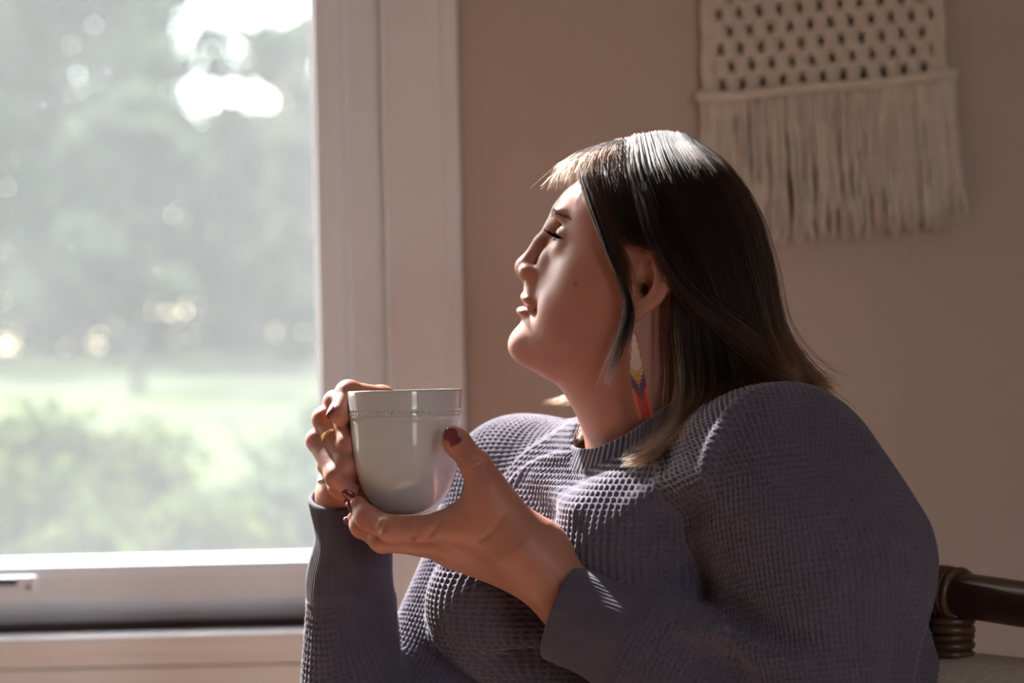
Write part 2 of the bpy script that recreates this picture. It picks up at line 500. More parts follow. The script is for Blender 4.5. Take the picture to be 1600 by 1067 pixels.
def shrub(x, y, h, r, label, material, n=2600):
    root = empty('garden_shrub', (x, y, GZ), label=label, cat='shrub', group='shrubs under the window')
    tb = MB()
    for k in range(7):
        a = k * 0.9 + x * 3
        tb.tube(spline([(x, y, GZ - 0.05), (x + 0.3 * r * cos(a), y + 0.3 * r * sin(a), GZ + h * 0.5), (x + 0.7 * r * cos(a), y + 0.7 * r * sin(a), GZ + h * 0.9)], 5), np.linspace(0.015, 0.005, 5), 5)
    tb.build('stems', m_bark, parent=root)
    blobs = []
    for k in range(9):
        a = rng.random() * 6.28; q = r * sqrt(rng.random()) * 0.7
        s = r * (0.3 + 0.2 * rng.random())
        blobs.append(((x + q * cos(a), y + q * sin(a), GZ + h * (0.3 + 0.6 * rng.random())), (s, s, s * 0.8)))
    obj('foliage', leaves_mesh('foliage', blobs, n, 0.04, material), parent=root)

def at(px, y):  # ground x under a pixel column at depth y
    return P(px, 600, y)[0]
tree(at(-30, 70), 70, 22, 6.2, 'broad tall tree at the far edge of the window view', m_leafA, 9000)
tree(at(175, 82), 82, 21, 4.8, 'tall dark leafy tree in the middle of the window view', m_leafA, 8000)
tree(at(215, 40), 40, 7.5, 1.5, 'slim garden tree whose trunk stands before the bright lawn', m_leafA, 2500, low=0.25)
tree(at(455, 76), 76, 15.0, 3.4, 'round tree under the bright sky gap', m_leafA, 7000, low=0.05)
tree(at(525, 58), 58, 9.5, 2.4, 'yellowing tree beside the window frame', m_leafC, 5000, low=0.05)
tree(at(255, 96), 96, 18, 4.2, 'far tree seen between the dark tree and the sky gap', m_leafA, 6000, low=0.05)
tree(at(80, 100), 100, 14, 8.0, 'bushy far tree behind the dark tree', m_leafA, 8000, low=0.03)
tree(at(-160, 95), 95, 20, 7.0, 'hazy far tree at the outer end of the hedge line', m_leafA, 7000, low=0.03)
tree(at(352, 88), 88, 17, 2.7, 'thin crowned tree whose leaves break up the sky gap', m_leafA, 2600, low=0.1)
tree(at(350, 104), 104, 12, 7.0, 'low far tree closing the garden below the sky gap', m_leafA, 8000, low=0.03)
for px, y_, h_, r_, nm in ((-420, 80, 20, 8, 'first'), (-700, 74, 21, 8, 'second'), (-980, 84, 20, 8, 'third'), (-1300, 78, 22, 9, 'fourth'), (-1650, 90, 22, 9, 'fifth'), (720, 78, 14, 7, 'first'), (980, 90, 18, 8, 'second'), (1300, 84, 20, 9, 'third'), (1700, 90, 21, 9, 'fourth')):
    tree(at(px, y_), y_, h_, r_, nm + ' leafy tree along the lawn ' + ('past the latch end of the window' if px < 0 else 'hidden behind the macrame wall'), m_leafA, 6000, low=0.04)
for i, (px, y, h, r, c_, lb) in enumerate([
        (20, 5.5, 0.80, 0.62, m_leafB, 'yellow green shrub below the window latch'),
        (140, 6.2, 0.74, 0.6, m_leafB, 'pale shrub left of the bright lawn patch'),
        (270, 5.0, 0.45, 0.5, m_leafB, 'low shrub below the bright lawn patch'),
        (390, 5.6, 0.50, 0.5, m_leafA, 'dark green shrub near the raised cuff'),
        (480, 6.6, 0.86, 0.55, m_leafA, 'green shrub closest to the window frame'),
        (80, 4.0, 0.25, 0.45, m_leafC, 'low brownish shrub just above the bottom rail'),
        (330, 4.0, 0.22, 0.45, m_leafA, 'low leafy shrub at the bottom of the pane')]):
    shrub(at(px, y), y, h, r, lb, c_)

# ================================================================== IMPLICIT SURFACES
def vec(*a): return np.array(a, float)
def unit(v): return v / np.linalg.norm(v)

class Prim:
    def __init__(self, c, r): self.c = np.asarray(c, float); self.r = r
    def near(self, bc, br):
        c = self.c; x = c[0] - bc[0]; y = c[1] - bc[1]; z = c[2] - bc[2]
        return sqrt(x * x + y * y + z * z) - self.r - br < 0.06

class Ell(Prim):
    def __init__(self, c, radii, R=None):
        radii = np.asarray(radii, float); super().__init__(c, radii.max()); self.s = radii
        self.R = np.eye(3) if R is None else np.asarray(R, float)   # rows = axes
    def ev(self, X, bc, br):
        if not self.near(bc, br): return None
        q = (X - self.c) @ self.R.T.astype(X.dtype)
        k0 = np.sqrt(((q / self.s) ** 2).sum(-1)); k1 = np.sqrt(((q / self.s ** 2) ** 2).sum(-1)) + 1e-9
        return k0 * (k0 - 1) / k1

class Cone(Prim):
    """capsule with two radii"""
    def __init__(self, a, b, r1, r2):
        a = np.asarray(a, float); b = np.asarray(b, float)
        super().__init__((a + b) / 2, np.linalg.norm(b - a) / 2 + max(r1, r2)); self.a, self.b, self.r1, self.r2 = a, b, r1, r2
    def ev(self, X, bc, br):
        if not self.near(bc, br): return None
        ba = self.b - self.a
        l = np.linalg.norm(ba); u = ba / l
        q = X - self.a
        y = q @ u
        x = np.sqrt(np.maximum((q ** 2).sum(-1) - y * y, 0))
        # tilt correction so that the surface is the common tangent cone
        s = (self.r1 - self.r2) / l; s = max(min(s, 0.95), -0.95); c = sqrt(1 - s * s)
        t = np.clip((y + x * s / c) / l, 0, 1)
        return np.sqrt((y - t * l) ** 2 + x * x) - (self.r1 + (self.r2 - self.r1) * t)

class Fn(Prim):
    def __init__(self, c, r, fn): super().__init__(c, r); self.fn = fn
    def ev(self, X, bc, br):
        if not self.near(bc, br): return None
        return self.fn(X)

class Group:
    """ops: list of (op, node, k); op '+' smooth union, '-' smooth subtraction"""
    def __init__(self, *ops): self.ops = list(ops)
    def add(self, node, k=0.004): self.ops.append(('+', node, k)); return self
    def sub(self, node, k=0.003): self.ops.append(('-', node, k)); return self
    def ev(self, X, bc, br):
        d = None
        for op, node, k in self.ops:
            e = node.ev(X, bc, br)
            if e is None: continue
            if op == '+':
                if d is None: d = e
                else:
                    h = np.maximum(k - np.abs(d - e), 0) / k
                    d = np.minimum(d, e) - h * h * k * 0.25
            elif d is not None:
                e = -e
                h = np.maximum(k - np.abs(d - e), 0) / k
                d = np.maximum(d, e) + h * h * k * 0.25
        return d
    def at(self, X):
        X = np.asarray(X, float)
        bc = X.mean(0); br = np.linalg.norm(X - bc, axis=1).max()
        d = self.ev(X, bc, br)
        return np.full(len(X), 1.0) if d is None else d

def chain(pts, rad, k=0.003):
    g = Group()
    for i in range(len(pts) - 1):
        g.add(Cone(pts[i], pts[i + 1], rad[i], rad[i + 1]), k)
    return g

def polygonise(field, lo, hi, h, B=20):
    lo = np.asarray(lo, float); hi = np.asarray(hi, float)
    n = np.ceil((hi - lo) / h).astype(int) + 1
    D = np.full(n, 1.0, dtype=np.float32)
    for i in range(0, n[0], B):
        for j in range(0, n[1], B):
            for k in range(0, n[2], B):
                e = np.minimum([i + B, j + B, k + B], n)
                c0 = lo + h * np.array([i, j, k]); c1 = lo + h * (e - 1)
                bc = (c0 + c1) / 2; br = np.linalg.norm(c1 - c0) / 2 + h
                d0 = field.ev(bc[None, :], bc, br)
                if d0 is None: continue
                if abs(d0[0]) > br * 1.6 + 0.012:
                    D[i:e[0], j:e[1], k:e[2]] = np.sign(d0[0]); continue
                gx = lo[0] + h * np.arange(i, e[0]); gy = lo[1] + h * np.arange(j, e[1]); gz = lo[2] + h * np.arange(k, e[2])
                X = np.stack(np.meshgrid(gx, gy, gz, indexing='ij'), -1).reshape(-1, 3)
                d = field.ev(X, bc, br)
                if d is not None:
                    D[i:e[0], j:e[1], k:e[2]] = d.reshape(e[0] - i, e[1] - j, e[2] - k)
    S = D < 0
    c8 = [(a, b, c) for a in (0, 1) for b in (0, 1) for c in (0, 1)]
    m = np.array(n) - 1
    cnt = np.zeros(m, dtype=np.int8)
    for a, b, c in c8: cnt += S[a:a + m[0], b:b + m[1], c:c + m[2]]
    act = (cnt > 0) & (cnt < 8)
    idx = np.argwhere(act)
    vid = np.full(m, -1, dtype=np.int32); vid[act] = np.arange(len(idx))
    acc = np.zeros((len(idx), 3)); num = np.zeros(len(idx))
    val = {q: D[idx[:, 0] + q[0], idx[:, 1] + q[1], idx[:, 2] + q[2]].astype(float) for q in c8}
    for q in c8:
        for ax in range(3):
            if q[ax] == 0:
                q2 = list(q); q2[ax] = 1; q2 = tuple(q2)
                a, b = val[q], val[q2]
                x = (a < 0) != (b < 0)
                t = np.where(x, a / np.where(x, a - b, 1), 0)
                p = np.tile(np.array(q, float), (len(idx), 1)); p[:, ax] = t
                acc[x] += p[x]; num[x] += 1
    V = lo + h * (idx + acc / num[:, None])
    Fs = []
    for ax in range(3):
        b, c = (ax + 1) % 3, (ax + 2) % 3
        sl0 = [slice(None)] * 3; sl1 = [slice(None)] * 3
        sl0[ax] = slice(0, -1); sl1[ax] = slice(1, None)
        ch = S[tuple(sl0)] != S[tuple(sl1)]
        e = np.argwhere(ch)
        ok = (e[:, b] > 0) & (e[:, c] > 0) & (e[:, b] < m[b]) & (e[:, c] < m[c])
        e = e[ok]
        inside = S[tuple(sl0)][e[:, 0], e[:, 1], e[:, 2]]
        def cell(db, dc):
            q = e.copy(); q[:, b] -= db; q[:, c] -= dc
            return vid[q[:, 0], q[:, 1], q[:, 2]]
        quad = np.stack([cell(1, 1), cell(0, 1), cell(0, 0), cell(1, 0)], 1)
        quad[~inside] = quad[~inside][:, ::-1]
        Fs.append(quad)
    Fq = np.concatenate(Fs)
    Fq = Fq[(Fq >= 0).all(1)]
    return V, Fq

def relax(V, F, it=2, lam=0.5):
    n = len(V)
    e = np.concatenate([F[:, [0, 1]], F[:, [1, 2]], F[:, [2, 3]], F[:, [3, 0]]])
    e = np.concatenate([e, e[:, ::-1]])
    deg = np.bincount(e[:, 0], minlength=n)[:, None]
    for _ in range(it):
        s = np.stack([np.bincount(e[:, 0], V[e[:, 1], k], n) for k in range(3)], 1)
        V = V + lam * (s / np.maximum(deg, 1) - V)
    return V

def set_color(me, name, rgb):
    a = me.color_attributes.new(name, 'FLOAT_COLOR', 'POINT')
    c = np.ones((len(me.vertices), 4), dtype=np.float32); c[:, :3] = rgb
    a.data.foreach_set('color', c.ravel())

# ================================================================== THE PERSON
# ---- head frame: f forward, l towards her left (the camera side), u up
HA, HP = radians(13), radians(18)
HF = vec(-cos(HA) * cos(HP), sin(HA) * cos(HP), sin(HP))
HL = vec(-sin(HA), -cos(HA), 0)
HU = np.cross(HF, HL)
HO = P(1000, 440, -0.075) - HL * 0.075
HR = np.stack([HF, HL, HU])
def H(f, l, u): return HO + (HF * f + HL * l + HU * u) * 0.001        # millimetres in the head frame
def hell(f, l, u, a, b, c, tilt=None):
    R = HR
    if tilt is not None: R = tilt @ HR
    return Ell(H(f, l, u), vec(a, b, c) * 0.001, R)
def hcone(p, q, r1, r2): return Cone(H(*p), H(*q), r1 * 0.001, r2 * 0.001)
def rot_l(deg):   # turn about the side axis: forward axis pitches up
    a = radians(deg); return np.array([[cos(a), 0, sin(a)], [0, 1, 0], [-sin(a), 0, cos(a)]])
def rot_u(deg):   # turn about the up axis: forward axis swings to her left
    a = radians(deg); return np.array([[cos(a), sin(a), 0], [-sin(a), cos(a), 0], [0, 0, 1]])
def rot_f(deg):
    a = radians(deg); return np.array([[1, 0, 0], [0, cos(a), sin(a)], [0, -sin(a), cos(a)]])

_u = np.array([-112, -106, -100, -90, -75, -60, -45, -30, -20, 0, 20, 35, 50, 70], float)
_F = np.array([ 84,   95,  105, 111, 110, 110, 110, 108, 105, 103, 103, 107, 107, 100], float)
_W = np.array([ 30,   37,   43,  50,  57,  62,  66,  69,  71,  73, 72, 71, 71, 70], float)
_uu = np.linspace(-125, 85, 211)
def _smooth(a):
    b = np.interp(_uu, _u, a); k = np.exp(-0.5 * (np.arange(-15, 16) / 6.0) ** 2); k /= k.sum()
    return np.convolve(np.pad(b, 15, mode='edge'), k, mode='valid')
_Fs, _Ws = _smooth(_F), _smooth(_W)
def face_fn(X):
    q = (X - HO) @ HR.T * 1000
    f, l, u = q[:, 0], np.abs(q[:, 1]), q[:, 2]
    F_ = np.interp(u, _uu, _Fs); W_ = np.interp(u, _uu, _Ws)
    fc = 12.0; nn = 1.85
    a = np.where(f > fc, F_ - fc, 60.0)
    x = np.abs(f - fc) / a + 1e-6; y = l / W_ + 1e-6
    r = (x ** nn + y ** nn) ** (1 / nn)
    gx = (x / r) ** (nn - 1) / a; gy = (y / r) ** (nn - 1) / W_
    d = (r - 1) / (np.sqrt(gx * gx + gy * gy) + 1e-6)
    lo = -105 - u; hi = u - 60
    def smax(p, s, k):
        h = np.maximum(k - np.abs(p - s), 0) / k; return np.maximum(p, s) + h * h * k * 0.25
    d = smax(smax(d, lo, 22), hi, 10)
    return d * 0.001

neck_lo = P(1040, 770, 0.01)
head = Group()
head.add(hell(9, 0, 46, 93, 74, 80))                                      # cranium
head.add(Fn(H(30, 0, -20), 0.16, face_fn), 0.020)
head.add(Cone(H(2, 0, -55), neck_lo, 0.060, 0.066), 0.035)                 # neck
head.add(Cone(H(66, 0, -84), H(14, 0, -104), 0.022, 0.050), 0.030)          # under the chin
for s in (1, -1):
    head.add(hell(46, s * 42, -16, 32, 25, 30), 0.022)                     # cheek
    head.add(hell(63, s * 32, -46, 25, 20, 26), 0.016)                     # mouth-side fullness
    head.add(hell(89, s * 23, 39, 12, 22, 8, rot_u(-s * 30)), 0.012)       # brow ridge
    head.sub(hell(106, s * 33, 22.5, 15, 19, 9.0, rot_u(-s * 22)), 0.010)                    # eye socket
    head.add(hell(82, s * 33, 22, 14, 14.5, 13), 0.004)              # lids over the eyeball
    head.sub(hell(95.5, s * 34, 17.3, 9, 13.0, 1.3, rot_l(-14)), 0.0016)      # gap between the lids
    head.sub(hell(95, s * 33, 30, 5, 14, 0.9, rot_l(20)), 0.004)          # fold above the lid
    head.add(hell(85, s * 32, 9, 9, 13, 4.0, rot_l(-20)), 0.010); head.add(hell(99, s * 15, -8, 10, 10, 15), 0.012)           # under-eye
head.add(hcone((102.5, 0, 40), (106, 0, 24), 8.5, 8.0), 0.014); head.add(hcone((106, 0, 24), (113, 0, 8), 8.0, 8.3), 0.008)                # nose bridge
head.add(hcone((113, 0, 8), (121.5, 0, -16), 8.5, 9.5), 0.006)
head.add(hell(121, 0, -18.5, 11, 11, 10), 0.006)                           # tip
for s in (1, -1):
    head.add(hell(113, s * 12.5, -21.5, 11.5, 7.5, 8, rot_u(s * 8)), 0.006)  # nostril wing
    head.sub(hell(117.5, s * 10.0, -27.5, 5.8, 5.4, 3.9, rot_l(22)), 0.002)
head.add(hcone((122, 0, -25), (112, 0, -29), 4.2, 4.5), 0.004)             # columella
head.add(hell(106, 0, -38, 10.5, 17, 10), 0.012)                           # upper lip base
head.add(hell(106.5, 0, -46.8, 12.3, 22, 5.6, rot_l(12)), 0.004)           # upper lip
head.add(hell(106.5, 0, -58.5, 12.8, 21, 6.4, rot_l(-4)), 0.004)           # lower lip
head.sub(hell(112, 0, -52.6, 15, 23, 0.6), 0.002)                          # mouth line
for s in (1, -1):
    head.sub(hell(99, s * 27, -53, 8, 3.5, 5), 0.007)                      # mouth corner
    head.sub(hcone((104.5, s * 27, -34), (97.5, s * 34, -56), 1.2, 1.4), 0.010)  # smile fold
head.sub(hell(122, 0, -70, 7, 20, 6.5), 0.010)                             # below the lower lip
head.add(hell(99, 0, -89, 18, 21, 17.5), 0.014)                            # chin

# ears
def ear(s):
    # plate swings out from the head; local coordinates a back, b up in the ear plane, n outwards
    oc = H(-6, s * 74, -2)
    back = unit(-HF * cos(radians(26)) + HL * s * sin(radians(26)))
    up = unit(HU * cos(radians(8)) - HF * sin(radians(8)))
    up = unit(up - back * (up @ back)); nrm = np.cross(back, up)
    if nrm @ (HL * s) < 0: nrm = -nrm
    R = np.stack([back, up, nrm])
    def E(a, b, n_): return oc + (back * a + up * b + nrm * n_) * 0.001
    def ee(a, b, n_, ra, rb, rn): return Ell(E(a, b, n_), vec(ra, rb, rn) * 0.001, R)
    g = Group()
    g.add(ee(6, 6, 1, 19, 29, 5))
    g.add(ee(-1, -25, 2, 9, 12, 4.6), 0.006)                               # lobe
    g.sub(ee(3, 0, 8, 12, 16, 9.0), 0.003)                                 # concha
    hx = [(-10, 4, 5), (-9, 20, 5), (0, 32, 5), (12, 33, 6), (22, 24, 6), (26, 9, 6), (22, -8, 5.5), (12, -20, 5), (3, -30, 4)]
    hx = spline(np.array(hx, float), 26)
    g.add(chain([E(*p) for p in hx], [0.0038] * 26, 0.002), 0.0025)
    ah = spline(np.array([(5, 24, 4), (13, 15, 6), (16, 2, 6.5), (12, -11, 6), (3, -16, 5)], float), 14)
    g.add(chain([E(*p) for p in ah], [0.0034] * 14, 0.002), 0.004)
    g.add(ee(-9, -4, 6, 5.5, 7, 4.0), 0.004)                               # tragus
    g.add(ee(-4, -15, 4, 5, 5, 4), 0.004)
    hole = Group(('+', ee(1, -1, 5, 8.5, 11, 8), 0.001), ('+', Cone(E(-3, -3, 6), E(-7, -3, -14), 0.0048, 0.004), 0.003))
    trag = ee(-9.5, -4, 6.5, 4.5, 7, 4.0)
    return g, E, hole, trag
for s in (1, -1):
    g_, E_, hole_, trag_ = ear(s)
    head.add(g_, 0.004); head.sub(hole_, 0.003); head.add(trag_, 0.003)
    if s == 1: EL = E_
    else: ER = E_
head.add(Cone(neck_lo, neck_lo - vec(0, 0, 0.12), 0.068, 0.09), 0.03)

# ---- arms, hands (pixel positions with room depth)
def hand_chain(pts, rad, k=0.004):
    return chain([P(*p) for p in pts], rad, k)

# her left hand: palm up under the mug, thumb on its near side
lh = Group()
lh_tips = {}
palm = Group()
palm.add(Cone(P(905, 945, -0.142), P(842, 885, -0.137), 0.0275, 0.027))     # wrist
palm.add(Cone(P(868, 902, -0.128), P(842, 878, -0.120), 0.026, 0.026), 0.02)
palm.add(Cone(P(842, 870, -0.137), P(735, 822, -0.136), 0.026, 0.0165), 0.02)  # thumb side of the palm
palm.add(Cone(P(842, 888, -0.118), P(720, 852, -0.110), 0.025, 0.0165), 0.02)
palm.add(Cone(P(845, 895, -0.100), P(708, 862, -0.088), 0.022, 0.0155), 0.02)
palm.add(Cone(P(850, 890, -0.090), P(715, 852, -0.066), 0.019, 0.014), 0.02)
palm.add(Cone(P(812, 838, -0.142), P(762, 768, -0.143), 0.0235, 0.0150), 0.024)  # thumb mount
palm.add(Cone(P(752, 790, -0.141), P(694, 816, -0.126), 0.012, 0.010), 0.014)
lh.add(palm)
fing = Group()
def finger(g, name, pts, rad, k=0.003, store=None, kk=0.004):
    W = [P(*p) for p in pts]
    c = Group()
    for i in range(len(W) - 1):
        c.add(Cone(W[i], W[i + 1], rad[i], rad[i + 1]), kk)
        if 0 < i and kk < 0.006:   # a slight knuckle
            c.add(Ell(W[i], vec(1, 1, 1) * rad[i] * 1.03), 0.004)
    g.add(c, k)
    store[name] = (W, rad)
    return c
finger(fing, 'index', [(730, 824, -0.132), (612, 827, -0.116), (573, 808, -0.098), (560, 790, -0.090)], [0.0130, 0.0115, 0.0100, 0.0084], store=lh_tips)
finger(fing, 'middle', [(705, 850, -0.108), (598, 842, -0.094), (566, 822, -0.080), (556, 812, -0.073)], [0.0130, 0.0115, 0.0100, 0.0084], store=lh_tips)
finger(fing, 'ring', [(705, 858, -0.086), (602, 842, -0.068), (572, 818, -0.050), (562, 800, -0.040)], [0.0120, 0.0102, 0.0090, 0.0075], store=lh_tips)
finger(fing, 'little', [(715, 850, -0.064), (630, 842, -0.046), (602, 822, -0.030), (592, 806, -0.022)], [0.0110, 0.0092, 0.0082, 0.0070], store=lh_tips)
lh.add(fing, 0.009)
finger(lh, 'thumb', [(775, 785, -0.143), (744, 728, -0.140), (715, 692, -0.130), (708, 682, -0.128)], [0.0160, 0.0128, 0.0112, 0.0096], 0.014, lh_tips)
lh.add(Cone(P(905, 945, -0.142), P(1010, 1010, -0.165), 0.0280, 0.034), 0.02)
def surf(px, py, field, start=1.5):
    d = ray(px, py); d = d / np.linalg.norm(d); t = start
    for _ in range(80):
        p = CAM + d * t; e = field.ev(p[None], p, 0.0); e = 0.03 if e is None else float(e[0])
        if e < 0.0003: return p
        t += e * 0.85
    return p
lh_base = Group(('+', lh, 0.001))
for pix, r_c in (([(640, 818), (646, 834), (645, 852)], 0.0011), ([(652, 822), (657, 838)], 0.0007), ([(599, 813), (592, 828), (590, 842)], 0.0010), ([(606, 814), (600, 830)], 0.0007),
                 ([(692, 806), (678, 826), (664, 846)], 0.0016), ([(735, 722), (748, 716), (760, 722)], 0.0008), ([(738, 730), (752, 724)], 0.0007),
                 ([(790, 800), (772, 826), (748, 846)], 0.0013), ([(868, 896), (880, 920), (872, 948)], 0.0010), ([(858, 888), (866, 905)], 0.0008)):
    w_ = spline(np.array([surf(*q, lh) for q in pix]), 8)
    lh_base.sub(chain(list(w_), list(r_c * np.sin(np.linspace(0.3, pi - 0.3, 8))), 0.001), 0.0035)

# her right hand: hooked through the handle, thumb over its top
rh = Group(); rh_tips = {}
rp = Group()
rp.add(Cone(P(548, 850, 0.0), P(545, 772, -0.010), 0.0255, 0.0255))
rp.add(Cone(P(545, 775, -0.008), P(550, 722, 0.010), 0.0240, 0.019), 0.02)
rp.add(Cone(P(540, 770, 0.004), P(545, 690, 0.022), 0.0220, 0.018), 0.02)
rp.add(Cone(P(556, 760, 0.0), P(575, 655, 0.020), 0.0200, 0.015), 0.02)
rh.add(rp)
rf = Group()
finger(rf, 'index', [(562, 642, 0.014), (524, 629, -0.030), (545, 694, -0.062), (566, 712, -0.046)], [0.0112, 0.0104, 0.0100, 0.0086], store=rh_tips, kk=0.0065)
finger(rf, 'middle', [(550, 664, 0.020), (507, 655, -0.034), (541, 727, -0.066), (562, 748, -0.050)], [0.0112, 0.0106, 0.0102, 0.0086], store=rh_tips, kk=0.0065)
finger(rf, 'ring', [(540, 697, 0.020), (497, 688, -0.036), (526, 745, -0.069), (546, 766, -0.067)], [0.0108, 0.0102, 0.0096, 0.0080], store=rh_tips, kk=0.0065)
finger(rf, 'little', [(542, 735, 0.018), (512, 727, -0.020), (528, 762, -0.044), (546, 779, -0.042)], [0.0095, 0.0085, 0.0078, 0.0066], store=rh_tips, kk=0.0065)
rh.add(rf, 0.004)
finger(rh, 'thumb', [(585, 665, 0.000), (596, 624, -0.012), (545, 616, -0.048), (531, 646, -0.067)], [0.0140, 0.0122, 0.0120, 0.0104], 0.008, rh_tips)
rh.add(Cone(P(548, 850, 0.0), P(550, 990, 0.0), 0.0265, 0.032), 0.02)

# ---- torso and arms inside the clothes (coarse, hidden)
TF = unit(vec(-0.70, -0.714, 0)); TL = vec(-TF[1], TF[0], 0) * -1
TL = np.cross(vec(0, 0, 1), TF)
TR = np.stack([TF, TL, vec(0, 0, 1)])
SN = P(1212, 762, -0.150); SFar = P(815, 765, 0.135)
MN = P(1284, 882, -0.160); EN = P(1268, 1150, -0.205); EFar = P(640, 1160, 0.040)
inner = Group()
inner.add(Ell(P(1105, 920, 0.04), vec(0.09, 0.13, 0.20), TR))
inner.add(Cone(SN, SFar, 0.045, 0.045), 0.05)
inner.add(Cone(SN, MN, 0.045, 0.045), 0.03); inner.add(Cone(MN, EN, 0.045, 0.04), 0.03)
inner.add(Cone(SFar, EFar, 0.042, 0.036), 0.03)
inner.add(Cone(EN, P(1010, 1010, -0.165), 0.042, 0.034), 0.03)
inner.add(Cone(EFar, P(550, 990, 0.0), 0.036, 0.030), 0.03)
inner.add(Cone(neck_lo, neck_lo - vec(-0.02, -0.02, 0.15), 0.062, 0.07), 0.03)

person_base = P(1100, 900, 0.03); person_base[2] = 0.46
person = empty('person', person_base, label='seated person in purple grey waffle sweater, holding a mug, gazing out the window', cat='person')

def build_body():
    parts = []
    lo = H(0, 0, 0) + vec(-0.16, -0.125, -0.25); hi = H(0, 0, 0) + vec(0.13, 0.125, 0.16)
    V, F = polygonise(head, lo, hi, 0.0016); V = relax(V, F, 1, 0.5); parts.append((V, F))
    def boxed(g_pts, pad):
        A = np.array(g_pts); return A.min(0) - pad, A.max(0) + pad
    lo, hi = boxed([P(905, 945, -0.142), P(960, 985, -0.15), P(552, 800, -0.03), P(700, 680, -0.14), P(600, 860, -0.13)], 0.034)
    V, F = polygonise(lh_base, lo, hi, 0.00125); V = relax(V, F, 1, 0.5); parts.append((V, F))
    lo, hi = boxed([P(600, 640, 0.01), P(500, 640, -0.07), P(545, 900, 0.0)], 0.034)
    V, F = polygonise(rh, lo, hi, 0.00125); V = relax(V, F, 1, 0.5); parts.append((V, F))
    lo, hi = vec(-0.2, -0.32, 0.66), vec(0.42, 0.25, 1.02)
    V, F = polygonise(inner, lo, hi, 0.006); parts.append((V, F))
    off = 0; VV = []; FF = []
    for V, F in parts:
        VV.append(V); FF.append(F + off); off += len(V)
    VV = np.concatenate(VV); FF = np.concatenate(FF)
    # join head and hands to the hidden trunk and arms inside the clothes
    st = np.cumsum([0] + [len(p[0]) for p in parts])
    for k, at_ in ((0, neck_lo - vec(0, 0, 0.02)), (1, P(1000, 1005, -0.163)), (2, P(550, 990, 0.0))):
        fk = FF[(FF >= st[k]).all(1) & (FF < st[k + 1]).all(1)]; fi = FF[(FF >= st[3]).all(1)]
        a = fk[np.linalg.norm(VV[fk].mean(1) - at_, axis=1).argmin()]; b = fi[np.linalg.norm(VV[fi].mean(1) - VV[a].mean(0), axis=1).argmin()]
        b = np.roll(b[::-1], -int(np.linalg.norm(VV[b[::-1]] - VV[a[0]], axis=1).argmin()))
        FF = np.concatenate([FF, [[a[i], a[(i + 1) % 4], b[(i + 1) % 4], b[i]] for i in range(4)]])
    return VV, FF, [len(p[0]) for p in parts]
BV, BF, Bn = build_body()

# skin tint: lips, cheeks, knuckles, moles, brows' shadowless base colour
def skin_color(V):
    n_head = Bn[0]
    base = np.tile(vec(0.46, 0.20, 0.14), (len(V), 1))
    q = (V[:n_head] - HO) @ HR.T * 1000
    f, l, u = q[:, 0], np.abs(q[:, 1]), q[:, 2]
    def g(c, s): return np.exp(-(((q[:, 0] - c[0]) / s[0]) ** 2 + ((np.abs(q[:, 1]) - c[1]) / s[1]) ** 2 + ((u - c[2]) / s[2]) ** 2))
    w = np.clip(0.55 * g((70, 45, -18), (40, 30, 24)) + 0.5 * g((118, 6, -20), (12, 12, 10)) + 0.35 * g((-5, 80, 0), (25, 20, 30)), 0, 0.8)[:, None]
    base[:n_head] = base[:n_head] * (1 - w) + vec(0.46, 0.172, 0.122) * w
    lip = np.clip(1.4 * np.exp(-((f - 114) / 14) ** 2 - (l / 19) ** 4 - ((u + 52.5) / 9.5) ** 4), 0, 1)[:, None] * (f > 98)[:, None]
    base[:n_head] = base[:n_head] * (1 - lip) + vec(0.42, 0.135, 0.125) * lip
    for (px, py, r) in ((893, 441, 2.4), (891, 420, 1.0), (978, 594, 0.8), (969, 629, 0.9)):
        # a mole where the line of sight meets the near cheek or neck
        d = ray(px, py); d = d / np.linalg.norm(d)
        rel = V[:n_head] - CAM; t = rel @ d; dist = np.linalg.norm(rel - t[:, None] * d, axis=1)
        near = dist < 0.004
        if near.any():
            i0 = np.where(near)[0][np.argmin(t[near])]
            m = np.exp(-(np.linalg.norm(V[:n_head] - V[i0], axis=1) / (r * 0.0009)) ** 4)[:, None] * 0.75
            base[:n_head] = base[:n_head] * (1 - m) + vec(0.20, 0.075, 0.045) * m
    for tips, tint in ((lh_tips, 0.35), (rh_tips, 0.35)):
        for nm, (W, rad) in tips.items():
            for j, wt in ((1, 0.25), (2, 0.25), (3, 0.5)):
                d = np.linalg.norm(V[n_head:] - W[j], axis=1)
                m = (wt * np.exp(-(d / 0.013) ** 2))[:, None]
                base[n_head:] = base[n_head:] * (1 - m) + vec(0.48, 0.178, 0.135) * m
    return base
m_skin = mat('skin', (0.52, 0.29, 0.2), 0.47, 0.45, bump=(420, 0.25, 0.0006), vary=(38, (0.36, 0.145, 0.098), 0.40), sss=0.32, attr='skin_tint')
body_me = mesh_data('body', BV, BF, m_skin)
set_color(body_me, 'skin_tint', skin_color(BV))
body = obj('body', body_me, parent=person)

